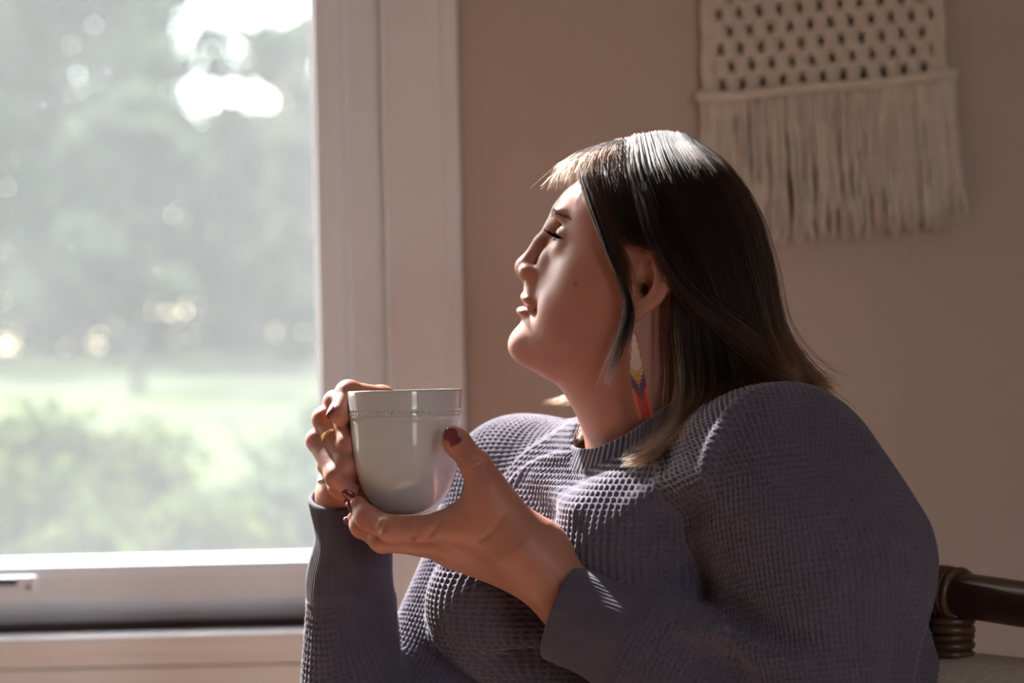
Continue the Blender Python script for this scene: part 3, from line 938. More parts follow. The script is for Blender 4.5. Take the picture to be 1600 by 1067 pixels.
# ---- the sweater
def arm_curve(pts): return spline(np.array(pts), 60)
cv_near = arm_curve([EN, MN, SN + vec(0, 0, 0.005), P(1170, 700, -0.095), P(1060, 700, -0.03)])
cv_far = arm_curve([EFar, (EFar + SFar) / 2 + vec(0.008, 0.0, 0.0), SFar, P(880, 725, 0.09), P(985, 715, 0.04)])
WN = P(1015, 1012, -0.167); WFar = P(549, 945, 0.0)
torso = Group()
torso.add(Ell(P(1120, 915, 0.045), vec(0.120, 0.165, 0.24), TR))
torso.add(Ell(P(1060, 1180, 0.02), vec(0.155, 0.185, 0.19), TR), 0.08)
torso.add(Ell(P(1296, 850, 0.05), vec(0.090, 0.10, 0.096)), 0.06); torso.add(Ell(P(1375, 1110, 0.06), vec(0.062, 0.09, 0.11)), 0.05)                     # upper back
torso.add(Ell(P(1010, 862, -0.088), vec(0.090, 0.082, 0.080), TR), 0.055)               # bust
torso.add(Ell(P(795, 945, 0.000), vec(0.078, 0.078, 0.072), TR), 0.055)
torso.add(Cone(P(1030, 760, 0.01), P(900, 800, 0.06), 0.064, 0.07), 0.06)
torso.add(Cone(P(1030, 760, 0.0), P(1160, 760, -0.06), 0.066, 0.08), 0.06)
upN = Group()
upN.add(Cone(SN, MN, 0.080, 0.0905)); upN.add(Cone(MN, EN, 0.0905, 0.078), 0.03)
upN.add(Cone(P(1085, 742, -0.055), SN, 0.062, 0.082), 0.05)
foN = Group(); foN.add(Cone(EN, WN, 0.076, 0.050))
upF = Group()
upF.add(Cone(SFar, EFar, 0.064, 0.060))
upF.add(Cone(P(985, 752, 0.05), SFar, 0.060, 0.063), 0.05)
foF = Group(); foF.add(Cone(P(552, 1190, 0.0), WFar, 0.055, 0.0425)); foF.add(Cone(P(552, 1190, 0.0), EFar, 0.055, 0.058), 0.02)
PARTS = [torso, upN, foN, upF, foF]
sweat = Group()
sweat.add(torso); sweat.add(upN, 0.022); sweat.add(foN, 0.016); sweat.add(upF, 0.022); sweat.add(foF, 0.014)
sweat.sub(Cone(P(1035, 520, 0.0), P(1030, 728, 0.0), 0.080, 0.078), 0.012)

def hit(px, py, field=sweat, start=1.3):
    """where the line of sight first meets a surface"""
    d = ray(px, py); d = d / np.linalg.norm(d)
    t = start
    for _ in range(90):
        p = CAM + d * t
        e = field.ev(p[None], p, 0.0)
        e = 0.04 if e is None else float(e[0])
        if e < 0.0004: return p
        t += e * 0.8
        if t > 2.6: return None
    return p

base_sweat = Group(('+', sweat, 0.004))
# folds and seams
def seam_line(pix, n=24):
    w = [hit(*q) for q in pix]
    return spline(np.array([q for q in w if q is not None]), n)
near_raglan = seam_line([(1190, 606), (1150, 640), (1118, 690), (1106, 730)])
far_raglan = seam_line([(885, 715), (850, 722), (815, 742), (795, 765), (785, 790)], 18)
for c_, r_ in ((near_raglan, 0.0065), (far_raglan, 0.0035)):
    base_sweat.add(chain(list(c_), list(r_ * np.minimum(1, 0.15 + 2.2 * np.sin(np.linspace(0, pi, len(c_))))), 0.002), 0.010)
def fold(pix, r, k, push=0.0, op='+'):
    c_ = seam_line(pix, 12)
    c_ = c_ + unit(CAM - c_.mean(0)) * push
    rr = r * np.sin(np.linspace(0.25, pi - 0.25, 12))
    base_sweat.ops.append((op, chain(list(c_), list(rr), 0.003), k))
fold([(1060, 985), (1110, 1005), (1180, 1020), (1250, 1020)], 0.012, 0.02)          # elbow bend
fold([(1070, 1010), (1120, 1035), (1160, 1066)], 0.010, 0.02, 0.004, '-')
fold([(1098, 745), (1040, 762), (985, 795)], 0.005, 0.022)                          # pull from the shoulder
fold([(1100, 800), (1060, 815), (1010, 850)], 0.005, 0.022, 0.004, '-')
fold([(760, 1030), (830, 1015), (905, 1040)], 0.010, 0.025, 0.003, '-')
fold([(730, 1000), (800, 990), (880, 1000)], 0.009, 0.025)
fold([(840, 745), (870, 770), (900, 800)], 0.005, 0.02)
fold([(1400, 940), (1420, 1000), (1405, 1060)], 0.010, 0.02, 0.003, '-')
fold([(1140, 950), (1200, 985), (1270, 1000)], 0.008, 0.02, 0.003, '-')

WZ0 = 0.60
SV, SF = polygonise(base_sweat, vec(-0.26, -0.33, WZ0), vec(0.44, 0.26, 1.10), 0.0026)
SV = relax(SV, SF, 3, 0.5)
SF = SF[(SV[SF][:, :, 2] > WZ0 + 0.003).all(1)]

def subdivide(V, F):
    """split every quad in four and smooth the result"""
    nv = len(V)
    e = np.concatenate([F[:, [0, 1]], F[:, [1, 2]], F[:, [2, 3]], F[:, [3, 0]]])
    key = np.sort(e, 1); key = key[:, 0].astype(np.int64) * nv + key[:, 1]
    uq, inv = np.unique(key, return_inverse=True)
    mid = (V[uq // nv] + V[uq % nv]) / 2
    nf = len(F); em = inv.reshape(4, nf) + nv; fc = np.arange(nf) + nv + len(uq)
    V2 = np.concatenate([V, mid, V[F].mean(1)])
    F2 = np.concatenate([np.stack([F[:, k], em[k], fc, em[(k + 3) % 4]], 1) for k in range(4)])
    return V2, F2
def normals(V, F):
    n = np.cross(V[F[:, 2]] - V[F[:, 0]], V[F[:, 3]] - V[F[:, 1]])
    out = np.stack([np.bincount(F.ravel(), np.repeat(n[:, k], 4), len(V)) for k in range(3)], 1)
    return out / (np.linalg.norm(out, axis=1, keepdims=True) + 1e-12)
def compact(V, F):
    u_, inv = np.unique(F, return_inverse=True)
    return V[u_], inv.reshape(F.shape)
fine = (SV[SF][:, :, 2] > 0.742).any(1)
LV, LF = compact(SV, SF[~fine])            # below the frame: left coarse
SV, SF = compact(SV, SF[fine])
SV, SF = subdivide(SV, SF)
SV = relax(SV, SF, 2, 0.5)
SNrm = normals(SV, SF)

def many(field, X, step=20000):
    out = np.empty(len(X))
    order = np.lexsort((X[:, 0] // 0.1, X[:, 1] // 0.1, X[:, 2] // 0.1))
    for i in range(0, len(X), step):
        ix = order[i:i + step]
        out[ix] = field.at(X[ix])
    return out
pd = np.stack([many(g, SV) for g in PARTS], 1)
pid = pd.argmin(1)

def curve_uv(X, cv, R):
    seg = np.linalg.norm(np.diff(cv, axis=0), axis=1); s = np.concatenate([[0], np.cumsum(seg)])
    t = np.gradient(cv, axis=0); t /= np.linalg.norm(t, axis=1, keepdims=True)
    nn = vec(0, 1, 0); fr = []
    for i in range(len(cv)):
        nn = unit(nn - t[i] * (nn @ t[i])); fr.append(nn)
    fr = np.array(fr); bi = np.cross(t, fr)
    # nearest sample, refined by tangent projection
    k = np.empty(len(X), int)
    for i in range(0, len(X), 20000):
        k[i:i + 20000] = ((X[i:i + 20000, None, :] - cv[None]) ** 2).sum(-1).argmin(1)
    q = X - cv[k]
    dt = np.clip((q * t[k]).sum(1), -0.02, 0.02)
    th = np.arctan2((q * bi[k]).sum(1), (q * fr[k]).sum(1))
    return np.stack([th * R, s[k] + dt], 1)
UV = np.zeros((len(SV), 2))
def line_curve(a, b): return np.linspace(a, b, 40)
q = SV - P(1110, 900, 0.03)
UV[:, 0] = np.arctan2(q @ TL, q @ TF) * 0.165; UV[:, 1] = SV[:, 2]
def arm_uv(X, a, b, R):
    """ribs run along the arm and on over the shoulder cap"""
    L = np.linalg.norm(b - a); A = (b - a) / L
    s_ = np.clip((X - a) @ A, 0, L); q_ = X - a - s_[:, None] * A
    nh = vec(0, -1, 0); nh = unit(nh - A * (nh @ A)); e1 = np.cross(A, nh)
    h_ = q_ @ A; el = np.arctan2(h_, np.sqrt(np.maximum((q_ ** 2).sum(1) - h_ ** 2, 1e-12)))
    w_ = np.clip((s_ / L - 0.35) / 0.65, 0, 1); w_ = w_ * w_ * (3 - 2 * w_); tl_ = w_ * radians(48)
    return np.stack([R * np.arctan2(q_ @ e1, (q_ @ nh) * np.cos(tl_) + h_ * np.sin(tl_)), s_ + R * el], 1)
m_ = pid == 1
UV[m_] = arm_uv(SV[m_], EN, SN, 0.088)
for i, cv, R in ((2, line_curve(EN, WN), 0.062), (3, cv_far, 0.064), (4, line_curve(EFar, WFar), 0.050)):
    m_ = pid == i
    UV[m_] = curve_uv(SV[m_], cv, R)
PER = 0.0051
pu = 0.5 + 0.5 * np.cos(2 * pi * UV[:, 0] / PER); pv = 0.5 + 0.5 * np.cos(2 * pi * UV[:, 1] / PER)
pit = pu ** 0.8 * (0.22 + 0.78 * pv ** 0.8)
# the knit is pressed flat along the seams between parts
ps = np.sort(pd, 1); calm = np.clip((ps[:, 1] - ps[:, 0]) / 0.004, 0.0, 1)
deep = np.where(pid == 1, 0.0034, 0.0026) * calm
SV = SV - SNrm * (deep * pit - 0.0006)[:, None]
m_knit = mat('waffle_knit', (0.116, 0.096, 0.130), 0.92, 0.15, bump=(900, 0.35, 0.0008), vary=(70, (0.098, 0.081, 0.109), 0.6), sheen=0.35)
sweater = obj('sweater', mesh_data('sweater', np.concatenate([SV, LV]), np.concatenate([SF, LF + len(SV)]), m_knit), parent=person)

# ---- ribbed cuffs
m_rib = mat('rib_knit', (0.098, 0.082, 0.109), 0.92, 0.15, bump=(900, 0.3, 0.0006), vary=(60, (0.082, 0.068, 0.092), 0.6), sheen=0.35)
def cuff(axis_pts, radii, ribs, amp, tilt, nu=320):
    """axis_pts from sleeve to opening; tilt = vector added per unit of opening direction"""
    ax = spline(np.array(axis_pts), 26); rr = spline(np.array(radii)[:, None], 26)[:, 0]
    t = np.gradient(ax, axis=0); t /= np.linalg.norm(t, axis=1, keepdims=True)
    # close the rim: outer wall, rounded lip, inner wall
    prof = [(k, rr[k]) for k in range(26)]
    rows = [(ax[k], t[k], rr[k], 1.0) for k in range(26)]
    lip = 0.0022
    for a in np.linspace(0.3, pi - 0.2, 5):
        rows.append((ax[-1] + t[-1] * lip * sin(a), t[-1], rr[-1] - lip * (1 - cos(a)), 0.6))
    for k in range(25, 12, -2):
        rows.append((ax[k], t[k], rr[k] - 2 * lip, 0.6))
    th = np.linspace(0, 2 * pi, nu, endpoint=False)
    nn = vec(0, 1, 0)
    V = []
    L_ = len(rows)
    for i, (c, tt, r, am) in enumerate(rows):
        nn = unit(nn - tt * (nn @ tt)); b = np.cross(tt, nn)
        w = max(0.0, (np.dot(c - ax[0], t[13]) / np.dot(ax[-1] - ax[0], t[13])))
        rad = r + amp * am * np.cos(ribs * th) + 0.0012 * np.sin(3 * th + 9 * w) * (1 - 0.4 * w)
        off = rad[:, None] * (np.cos(th)[:, None] * nn + np.sin(th)[:, None] * b)
        V.append(c + off + tt[None] * (off @ tilt)[:, None] * w)
    V = np.concatenate(V)
    i, k = np.meshgrid(np.arange(L_ - 1), np.arange(nu), indexing='ij')
    F = np.stack([i * nu + k, i * nu + (k + 1) % nu, (i + 1) * nu + (k + 1) % nu, (i + 1) * nu + k], -1).reshape(-1, 4)
    return mesh_data('cuff', V, F, m_rib)
o = obj('cuff', cuff([WFar + vec(0, 0, -0.012), P(548, 900, 0.0), P(551, 835, -0.002), P(542, 772, -0.006)], [0.0415, 0.0400, 0.0352, 0.0356], 76, 0.00045, vec(0, 0.28, 0)), parent=sweater)
o['label'] = 'ribbed cuff of the raised sleeve'
o = obj('cuff', cuff([WN + (WN - P(880, 955, -0.147)) * 0.10, P(985, 1000, -0.163), P(925, 974, -0.154), P(879, 955, -0.147)], [0.0485, 0.0470, 0.0445, 0.0425], 76, 0.00028, vec(0.0, 0.0, 0.0)), parent=sweater)
o['label'] = 'smooth wide cuff of the near sleeve'
# seam ridges at the cuffs
def ring_pts(c, axis, r, n=60):
    a = unit(np.asarray(axis, float)); b = unit(np.cross(a, vec(0.3, 0.9, 0.2))); d = np.cross(a, b)
    th = np.linspace(0, 2 * pi, n, endpoint=False)
    return c + r * (np.cos(th)[:, None] * b + np.sin(th)[:, None] * d)
mb = MB(); mb.tube(ring_pts(WFar, vec(0, 0, 1), 0.0408), 0.0014, 6, closed=True); mb.build('seam', m_rib, parent=sweater)
mb = MB(); mb.tube(ring_pts(WN, EN - WN, 0.0478), 0.0014, 6, closed=True); mb.build('seam', m_rib, parent=sweater)

# ---- ribbed collar
top_px = [(893, 690, 0.020), (903, 702, -0.022), (935, 700, -0.058), (985, 676, -0.080), (1025, 646, -0.086), (1080, 612, -0.080), (1130, 590, -0.050), (1160, 575, 0.0), (1130, 572, 0.060), (1060, 588, 0.090), (985, 622, 0.092), (918, 662, 0.068)]
nu = 520
top = spline(np.array([P(*p) for p in top_px]), nu, closed=True)
cen = top.mean(0)
outd = top - cen; outd[:, 2] = 0; outd /= np.linalg.norm(outd, axis=1, keepdims=True)
rows = []
hgt = 0.0195
for (o_, z_, am) in ((-0.001, -hgt * 0.8, 0.3), (-0.0022, -hgt * 0.4, 0.5), (-0.0026, -0.004, 0.6), (-0.0018, 0.0, 0.8), (0.0, 0.0012, 0.9), (0.0018, 0.0002, 1), (0.0028, -0.003, 1), (0.0048, -hgt * 0.35, 1), (0.0078, -hgt * 0.7, 1), (0.0105, -hgt, 1), (0.0105, -hgt - 0.003, 0.4), (0.0125, -hgt - 0.0045, 0.2), (0.013, -hgt - 0.007, 0.2), (0.009, -hgt - 0.010, 0)):
    rib = 0.00075 * am * np.cos(2 * pi * 74 * np.arange(nu) / nu)
    rows.append(top + outd * (o_ + rib)[:, None] + vec(0, 0, 1) * z_)
V = np.concatenate(rows)
i, k = np.meshgrid(np.arange(len(rows) - 1), np.arange(nu), indexing='ij')
F = np.stack([i * nu + k, (i + 1) * nu + k, (i + 1) * nu + (k + 1) % nu, i * nu + (k + 1) % nu], -1).reshape(-1, 4)
o = obj('collar', mesh_data('collar', V, F, m_rib), parent=sweater)
o['label'] = 'ribbed crew neck collar'

# ---- trousers (below the frame), so that she sits on the chair
hipc = vec(0.20, 0.03, 0.56)
tr_ = Group()
tr_.add(Ell(hipc, vec(0.15, 0.19, 0.12), TR))
knees = []
for s in (1, -1):
    hp_ = hipc + TL * s * 0.09 - vec(0, 0, 0.03); kn = hp_ + TF * 0.44 + TL * s * 0.04; an = kn + TF * 0.04 - vec(0, 0, 0.44)
    tr_.add(Cone(hp_, kn, 0.088, 0.062), 0.04); tr_.add(Cone(kn, an, 0.060, 0.048), 0.03)
V, F = polygonise(tr_, hipc + vec(-0.65, -0.65, -0.58), hipc + vec(0.25, 0.3, 0.16), 0.010)
m_denim = mat('denim', (0.05, 0.06, 0.09), 0.9, 0.2, bump=(500, 0.4, 0.001), vary=(60, (0.035, 0.04, 0.065), 0.6))
obj('trousers', mesh_data('trousers', relax(V, F, 2), F, m_denim), parent=person)
m_shoe = mat('shoe_leather', (0.05, 0.035, 0.03), 0.5, 0.4, bump=(150, 0.2, 0.001))
for s in (1, -1):
    an = hipc + TL * s * 0.13 + TF * 0.48; an[2] = 0.05
    g = Group(); g.add(Cone(an + vec(0, 0, 0.0), an + TF * 0.15 - vec(0, 0, 0.012), 0.042, 0.034)); g.add(Cone(an - TF * 0.02, an + vec(0, 0, 0.06), 0.036, 0.045), 0.02)
    V, F = polygonise(g, an - 0.25, an + 0.25, 0.008); V = relax(V, F, 2); V[:, 2] = np.maximum(V[:, 2], 0.001)
    obj('shoe', mesh_data('shoe', V, F, m_shoe), parent=person)

# ---- finger nails
m_nail = mat('red_nail_lacquer', (0.20, 0.022, 0.028), 0.22, 0.5, coat=0.4, vary=(200, (0.16, 0.016, 0.02), 0.5))
def nail(tip, prev, r, dorsal, label, ln=0.0068, wd=0.0052, sh=0.25, lift=0.0003, slope=0.0):
    a = unit(tip - prev); d = unit(dorsal - a * (dorsal @ a)); sd = np.cross(a, d)
    c = tip + a * (r * sh) + d * (r * 1.0 + lift)
    n1, n2 = 11, 9
    V = []; F = []
    for top_ in (1, 0):
        for i in range(n1):
            for j in range(n2):
                s_ = -1 + 2 * i / (n1 - 1); t_ = -1 + 2 * j / (n2 - 1)
                w = (1 - 0.85 * max(0, s_) ** 3 * 0.6) * (1 - 0.25 * max(0, -s_) ** 2)
                y = t_ * wd * w
                z = -(y * y) / (2 * wd * 0.95) - 0.0011 * s_ * abs(s_) * (s_ > 0) - 0.0003 * (s_ < -0.9) - slope * s_ * ln + (0.0007 if top_ else -0.0012)
                V.append(c + a * s_ * ln * (1 - 0.18 * t_ * t_) + sd * y + d * z)
    for i in range(n1 - 1):
        for j in range(n2 - 1):
            q = i * n2 + j
            F.append((q, q + 1, q + n2 + 1, q + n2)); o2 = n1 * n2
            F.append((o2 + q, o2 + q + n2, o2 + q + n2 + 1, o2 + q + 1))
    rim = [j for j in range(n2)] + [i * n2 + n2 - 1 for i in range(1, n1)] + [(n1 - 1) * n2 + j for j in range(n2 - 2, -1, -1)] + [i * n2 for i in range(n1 - 2, 0, -1)]
    for k in range(len(rim)):
        a_, b_ = rim[k], rim[(k + 1) % len(rim)]
        F.append((a_, n1 * n2 + a_, n1 * n2 + b_, b_))
    o = obj('fingernail', mesh_data('fingernail', V, F, m_nail), parent=body)
    o['label'] = label
def tipof(t, nm): W, r = t[nm]; return W[-1], W[-2], r[-1]
nail(*tipof(lh_tips, 'thumb'), vec(-0.12, -0.97, 0.12), 'dark red thumbnail resting on the mug', 0.0094, 0.0074, -0.28, 0.0024, 0.16)
nail(*tipof(lh_tips, 'index'), vec(-0.9, -0.2, -0.4), 'red fingernail at the foot of the mug')
nail(*tipof(lh_tips, 'middle'), vec(-0.9, -0.2, -0.4), 'lower red fingernail at the foot of the mug')
nail(*tipof(lh_tips, 'ring'), vec(-0.9, 0.1, -0.4), 'red fingernail behind the mug', 0.006, 0.0046)
nail(*tipof(lh_tips, 'little'), vec(-0.8, 0.2, -0.5), 'small red fingernail behind the mug', 0.005, 0.004)
nail(*tipof(rh_tips, 'thumb'), vec(-0.85, -0.5, 0.05), 'dark red thumbnail over the mug handle', 0.0078, 0.0062)
nail(*tipof(rh_tips, 'ring'), vec(-0.35, -0.85, -0.3), 'dark red nail of the lowest finger on the handle', 0.0066, 0.005)
nail(*tipof(rh_tips, 'index'), vec(-0.2, -0.95, -0.2), 'dark red nail of the index finger', 0.006, 0.005)
nail(*tipof(rh_tips, 'middle'), vec(-0.2, -0.95, -0.2), 'dark red nail of the middle finger', 0.006, 0.005)
nail(*tipof(rh_tips, 'little'), vec(-0.35, -0.85, -0.3), 'dark red nail of the little finger', 0.005, 0.004)

# ---- eyes, lashes, brows
def eye_mat():
    m = bpy.data.materials.new('eye'); m.use_nodes = True
    nt = m.node_tree; N = nt.nodes; K = nt.links; b = N['Principled BSDF']
    tc = N.new('ShaderNodeTexCoord'); sx = N.new('ShaderNodeSeparateXYZ'); K.new(tc.outputs['Object'], sx.inputs[0])
    cr = N.new('ShaderNodeValToRGB'); K.new(sx.outputs['X'], cr.inputs['Fac'])
    e = cr.color_ramp.elements
    e[0].position = 0.0; e[0].color = (0.62, 0.55, 0.52, 1)
    e[1].position = 1.0; e[1].color = (0.01, 0.008, 0.006, 1)
    for p_, c_ in ((0.84, (0.62, 0.55, 0.52, 1)), (0.86, (0.05, 0.028, 0.015, 1)), (0.955, (0.06, 0.03, 0.016, 1)), (0.965, (0.008, 0.006, 0.005, 1))):
        q = cr.color_ramp.elements.new(p_); q.color = c_
    K.new(cr.outputs['Color'], b.inputs['Base Color'])
    b.inputs['Roughness'].default_value = 0.12
    return m
m_eye = eye_mat()
bm = bmesh.new(); bmesh.ops.create_uvsphere(bm, u_segments=32, v_segments=20, radius=1.0)
eye_me = bpy.data.meshes.new('eye'); bm.to_mesh(eye_me); bm.free(); eye_me.materials.append(m_eye)
eye_me.polygons.foreach_set('use_smooth', np.ones(len(eye_me.polygons), dtype=bool))
for s in (1, -1):
    o = bpy.data.objects.new('eye', eye_me)
    gaze = unit(HF * 1.0 - HU * 0.12 - HL * 0.05); sd = unit(np.cross(vec(0, 0, 1), gaze)); up_ = np.cross(gaze, sd)
    c = H(82.4, s * 33, 21.5)
    r = 0.0131
    o.matrix_world = Matrix([[gaze[0] * r, sd[0] * r, up_[0] * r, c[0]], [gaze[1] * r, sd[1] * r, up_[1] * r, c[1]], [gaze[2] * r, sd[2] * r, up_[2] * r, c[2]], [0, 0, 0, 1]])
    mw = o.matrix_world.copy()
    put(o, parent=body)
m_lash = mat('lash_hair', (0.006, 0.005, 0.005), 0.8, 0.0, vary=(300, (0.01, 0.007, 0.006), 0.5))
m_brow = mat('brow_hair', (0.05, 0.03, 0.022), 0.6, 0.3, vary=(300, (0.06, 0.036, 0.026), 0.5))
for s in (1, -1):
    def land(l_, u_):
        p = H(135, s * l_, u_)
        for _ in range(40):
            e = head.ev(p[None], p, 0.0); e = 0.02 if e is None else float(e[0])
            if e < 0.0003: break
            p = p - HF * e * 0.9
        return p
    lid = lambda l_: land(l_, 20.6 - 1.8 * ((l_ - 32) / 13) ** 2)
    mb = MB()
    for k in range(30):
        t = k / 29.0; l = 21 + 26 * t
        ln = (7.0 + 4.5 * sin(pi * min(1, t * 1.05)) + rng.random()) * 0.001
        out = (l - 31) * 0.00011
        p0 = lid(l); p1 = p0 + HF * ln * 0.5 + HL * s * out * 1.5 - HU * 0.0013; p2 = p0 + HF * ln + HL * s * out * 3.4 + HU * (0.0006 + 0.001 * rng.random())
        mb.tube(spline([p0 - HF * 0.0006, p1, p2], 6), np.linspace(0.00055, 0.00014, 6), 5)
    # dark lash line
    ll = [lid(l) for l in np.linspace(20.5, 48, 18)]
    mb.tube(spline(np.array(ll), 40), np.interp(np.linspace(0, 1, 40), [0, 0.2, 0.85, 1], [0.0003, 0.0008, 0.0007, 0.0003]), 6)
    for k in range(12):
        l = 24 + 20 * k / 11
        f0 = 82.4 + sqrt(max(0, 13.6 ** 2 - (l - 33) ** 2))
        p0 = land(l, 15.6); p1 = p0 + HF * 0.0022 - HU * 0.0012
        mb.tube([p0, (p0 + p1) / 2, p1], [0.00025, 0.0002, 0.0001], 4)
    o = mb.build('eyelashes', m_lash, parent=body)
    mb = MB()
    for k in range(95):
        t = rng.random(); l = 12 + 38 * t; uu_ = 37.5 + 5 * sin(pi * t * 0.75) - 3.0 * t + (rng.random() - 0.5) * (7.5 * (1 - 0.65 * t))
        du = 2.2 - 3.4 * t
        pts = [land(l, uu_), land(l + 2.2, uu_ + du * 0.6), land(l + 4.4, uu_ + du)]
        mb.tube([pts[0], pts[1] + HF * 0.0005, pts[2] + HF * 0.0003], [0.00018, 0.00016, 0.00007], 4)
    mb.build('eyebrow', m_brow, parent=body)

# ================================================================== THE MUG
m_mug = mat('white_glaze', (0.56, 0.56, 0.56), 0.13, 0.5, coat=0.5, vary=(25, (0.54, 0.54, 0.535), 0.6))
MC = P(636.5, 803, -0.062)
sc = np.linalg.norm(P(736.5, 803, -0.062) - MC) / 100          # metres per pixel there
outp = [(0, 803), (22, 803), (24, 801.5), (27, 801.5), (33, 801), (46, 794), (58, 782), (67, 768), (74.5, 750), (79.5, 730), (83, 705), (85, 680), (86.3, 660), (87, 652), (87.7, 651), (87.7, 650), (87.2, 649), (87.4, 641.5), (88.0, 640.5), (88.1, 638.5), (87.9, 637), (89, 622), (89.6, 612), (89.2, 610), (88.0, 609.3), (86.2, 610), (85.4, 613), (84, 640), (82, 680), (78, 720), (71, 750), (60, 775), (40, 792), (0, 795)]
outp = np.array(outp, float)
n = 128
th = np.linspace(0, 2 * pi, n, endpoint=False)
V = []; F = []
for r, py in outp:
    z = (803 - py) * sc
    if r == 0: V.append(np.tile(MC + vec(0, 0, z), (1, 1)))
    else: V.append(MC + vec(0, 0, z) + r * sc * np.stack([np.cos(th), np.sin(th), 0 * th], 1))
offs = np.concatenate([[0], np.cumsum([len(v) for v in V])])
for i in range(len(V) - 1):
    a, b = offs[i], offs[i + 1]
    for k in range(n):
        k2 = (k + 1) % n
        if len(V[i]) == 1: F.append((a, b + k2, b + k))
        elif len(V[i + 1]) == 1: F.append((a + k, a + k2, b))
        else: F.append((a + k, a + k2, b + k2, b + k))
mug = empty('mug', MC, label='white glazed mug with a beaded band below its rim, held in both hands', cat='mug')
obj('mug_body', mesh_data('mug_body', np.concatenate(V), F, m_mug), parent=mug)
# beads
mb = MB()
for k in range(58):
    a = 2 * pi * k / 58
    c = MC + vec(cos(a) * 86.5 * sc, sin(a) * 87.4 * sc, (803 - 645) * sc)
    g = [(0, 0, 1)] + [(cos(q), sin(q), z) for z in (0.6, -0.6) for q in np.linspace(0, 2 * pi, 7)[:-1] * 1.0] + [(0, 0, -1)]
    v = [c + np.array(p) * (0.0016, 0.0016, 0.0017) * np.array([0.8 if abs(p[2]) < 1 else 1, 0.8 if abs(p[2]) < 1 else 1, 1]) for p in g]
    f = [(0, 1 + i, 1 + (i + 1) % 6) for i in range(6)] + [(1 + i, 7 + i, 7 + (i + 1) % 6, 1 + (i + 1) % 6) for i in range(6)] + [(13, 7 + (i + 1) % 6, 7 + i) for i in range(6)]
    mb.add(v, f)
mb.build('bead_trim', m_mug, parent=mug)
hl = np.array([P(570, 655, -0.037), P(547, 652, -0.022), P(530, 668, -0.013), P(525, 698, -0.011), P(530, 724, -0.014), P(550, 742, -0.024), P(574, 744, -0.038)])
hl = spline(hl, 40)
mb = MB(); mb.tube(hl, np.interp(np.linspace(0, 1, 40), [0, 0.15, 0.85, 1], [0.0075, 0.0055, 0.0055, 0.0075]), 14)
mb.build('handle', m_mug, parent=mug)
mb = MB()
mb.add(list(MC + vec(0, 0, (803 - 640) * sc) + 83.6 * sc * np.stack([np.cos(th), np.sin(th), 0 * th], 1)), [tuple(range(n))])
mb.build('coffee', mat('coffee', (0.05, 0.022, 0.01), 0.08, 0.5, vary=(40, (0.07, 0.03, 0.014), 0.5)), False, parent=mug)

# ================================================================== JEWELLERY
m_gold = mat('gold', (0.83, 0.55, 0.24), 0.22, 0.5, metal=1.0, bump=(400, 0.05, 0.0002))
W, r_ = rh_tips['middle']
ax = unit(W[2] - W[1]); c = W[1] + (W[2] - W[1]) * 0.40
ring = empty('finger_ring', c, label='thin gold ring on the hand at the mug handle', cat='ring')
for dz, nm in ((-0.0013, 'band'), (0.0013, 'band')):
    mb = MB(); mb.tube(ring_pts(c + ax * dz, ax + vec(0, 0, 0.12 * np.sign(dz)), 0.0113), 0.0009, 8, closed=True); mb.build(nm, m_gold, parent=ring)
# bead bracelet at the raised wrist
m_pearl = mat('silver_bead', (0.75, 0.72, 0.68), 0.18, 0.5, metal=0.6, vary=(200, (0.6, 0.55, 0.5), 0.5))
bc_ = P(545, 760, -0.012)
brace = empty('bead_bracelet', bc_, label='pale bead bracelet inside the cuff of the raised sleeve', cat='bracelet')
bm = bmesh.new(); bmesh.ops.create_icosphere(bm, subdivisions=1, radius=0.0021)
bead_me = bpy.data.meshes.new('bead'); bm.to_mesh(bead_me); bm.free(); bead_me.materials.append(m_pearl)
for p in ring_pts(bc_, vec(0.15, 0.25, 1), 0.0275, 46):
    o = bpy.data.objects.new('bead', bead_me); o.location = p; put(o, parent=brace)

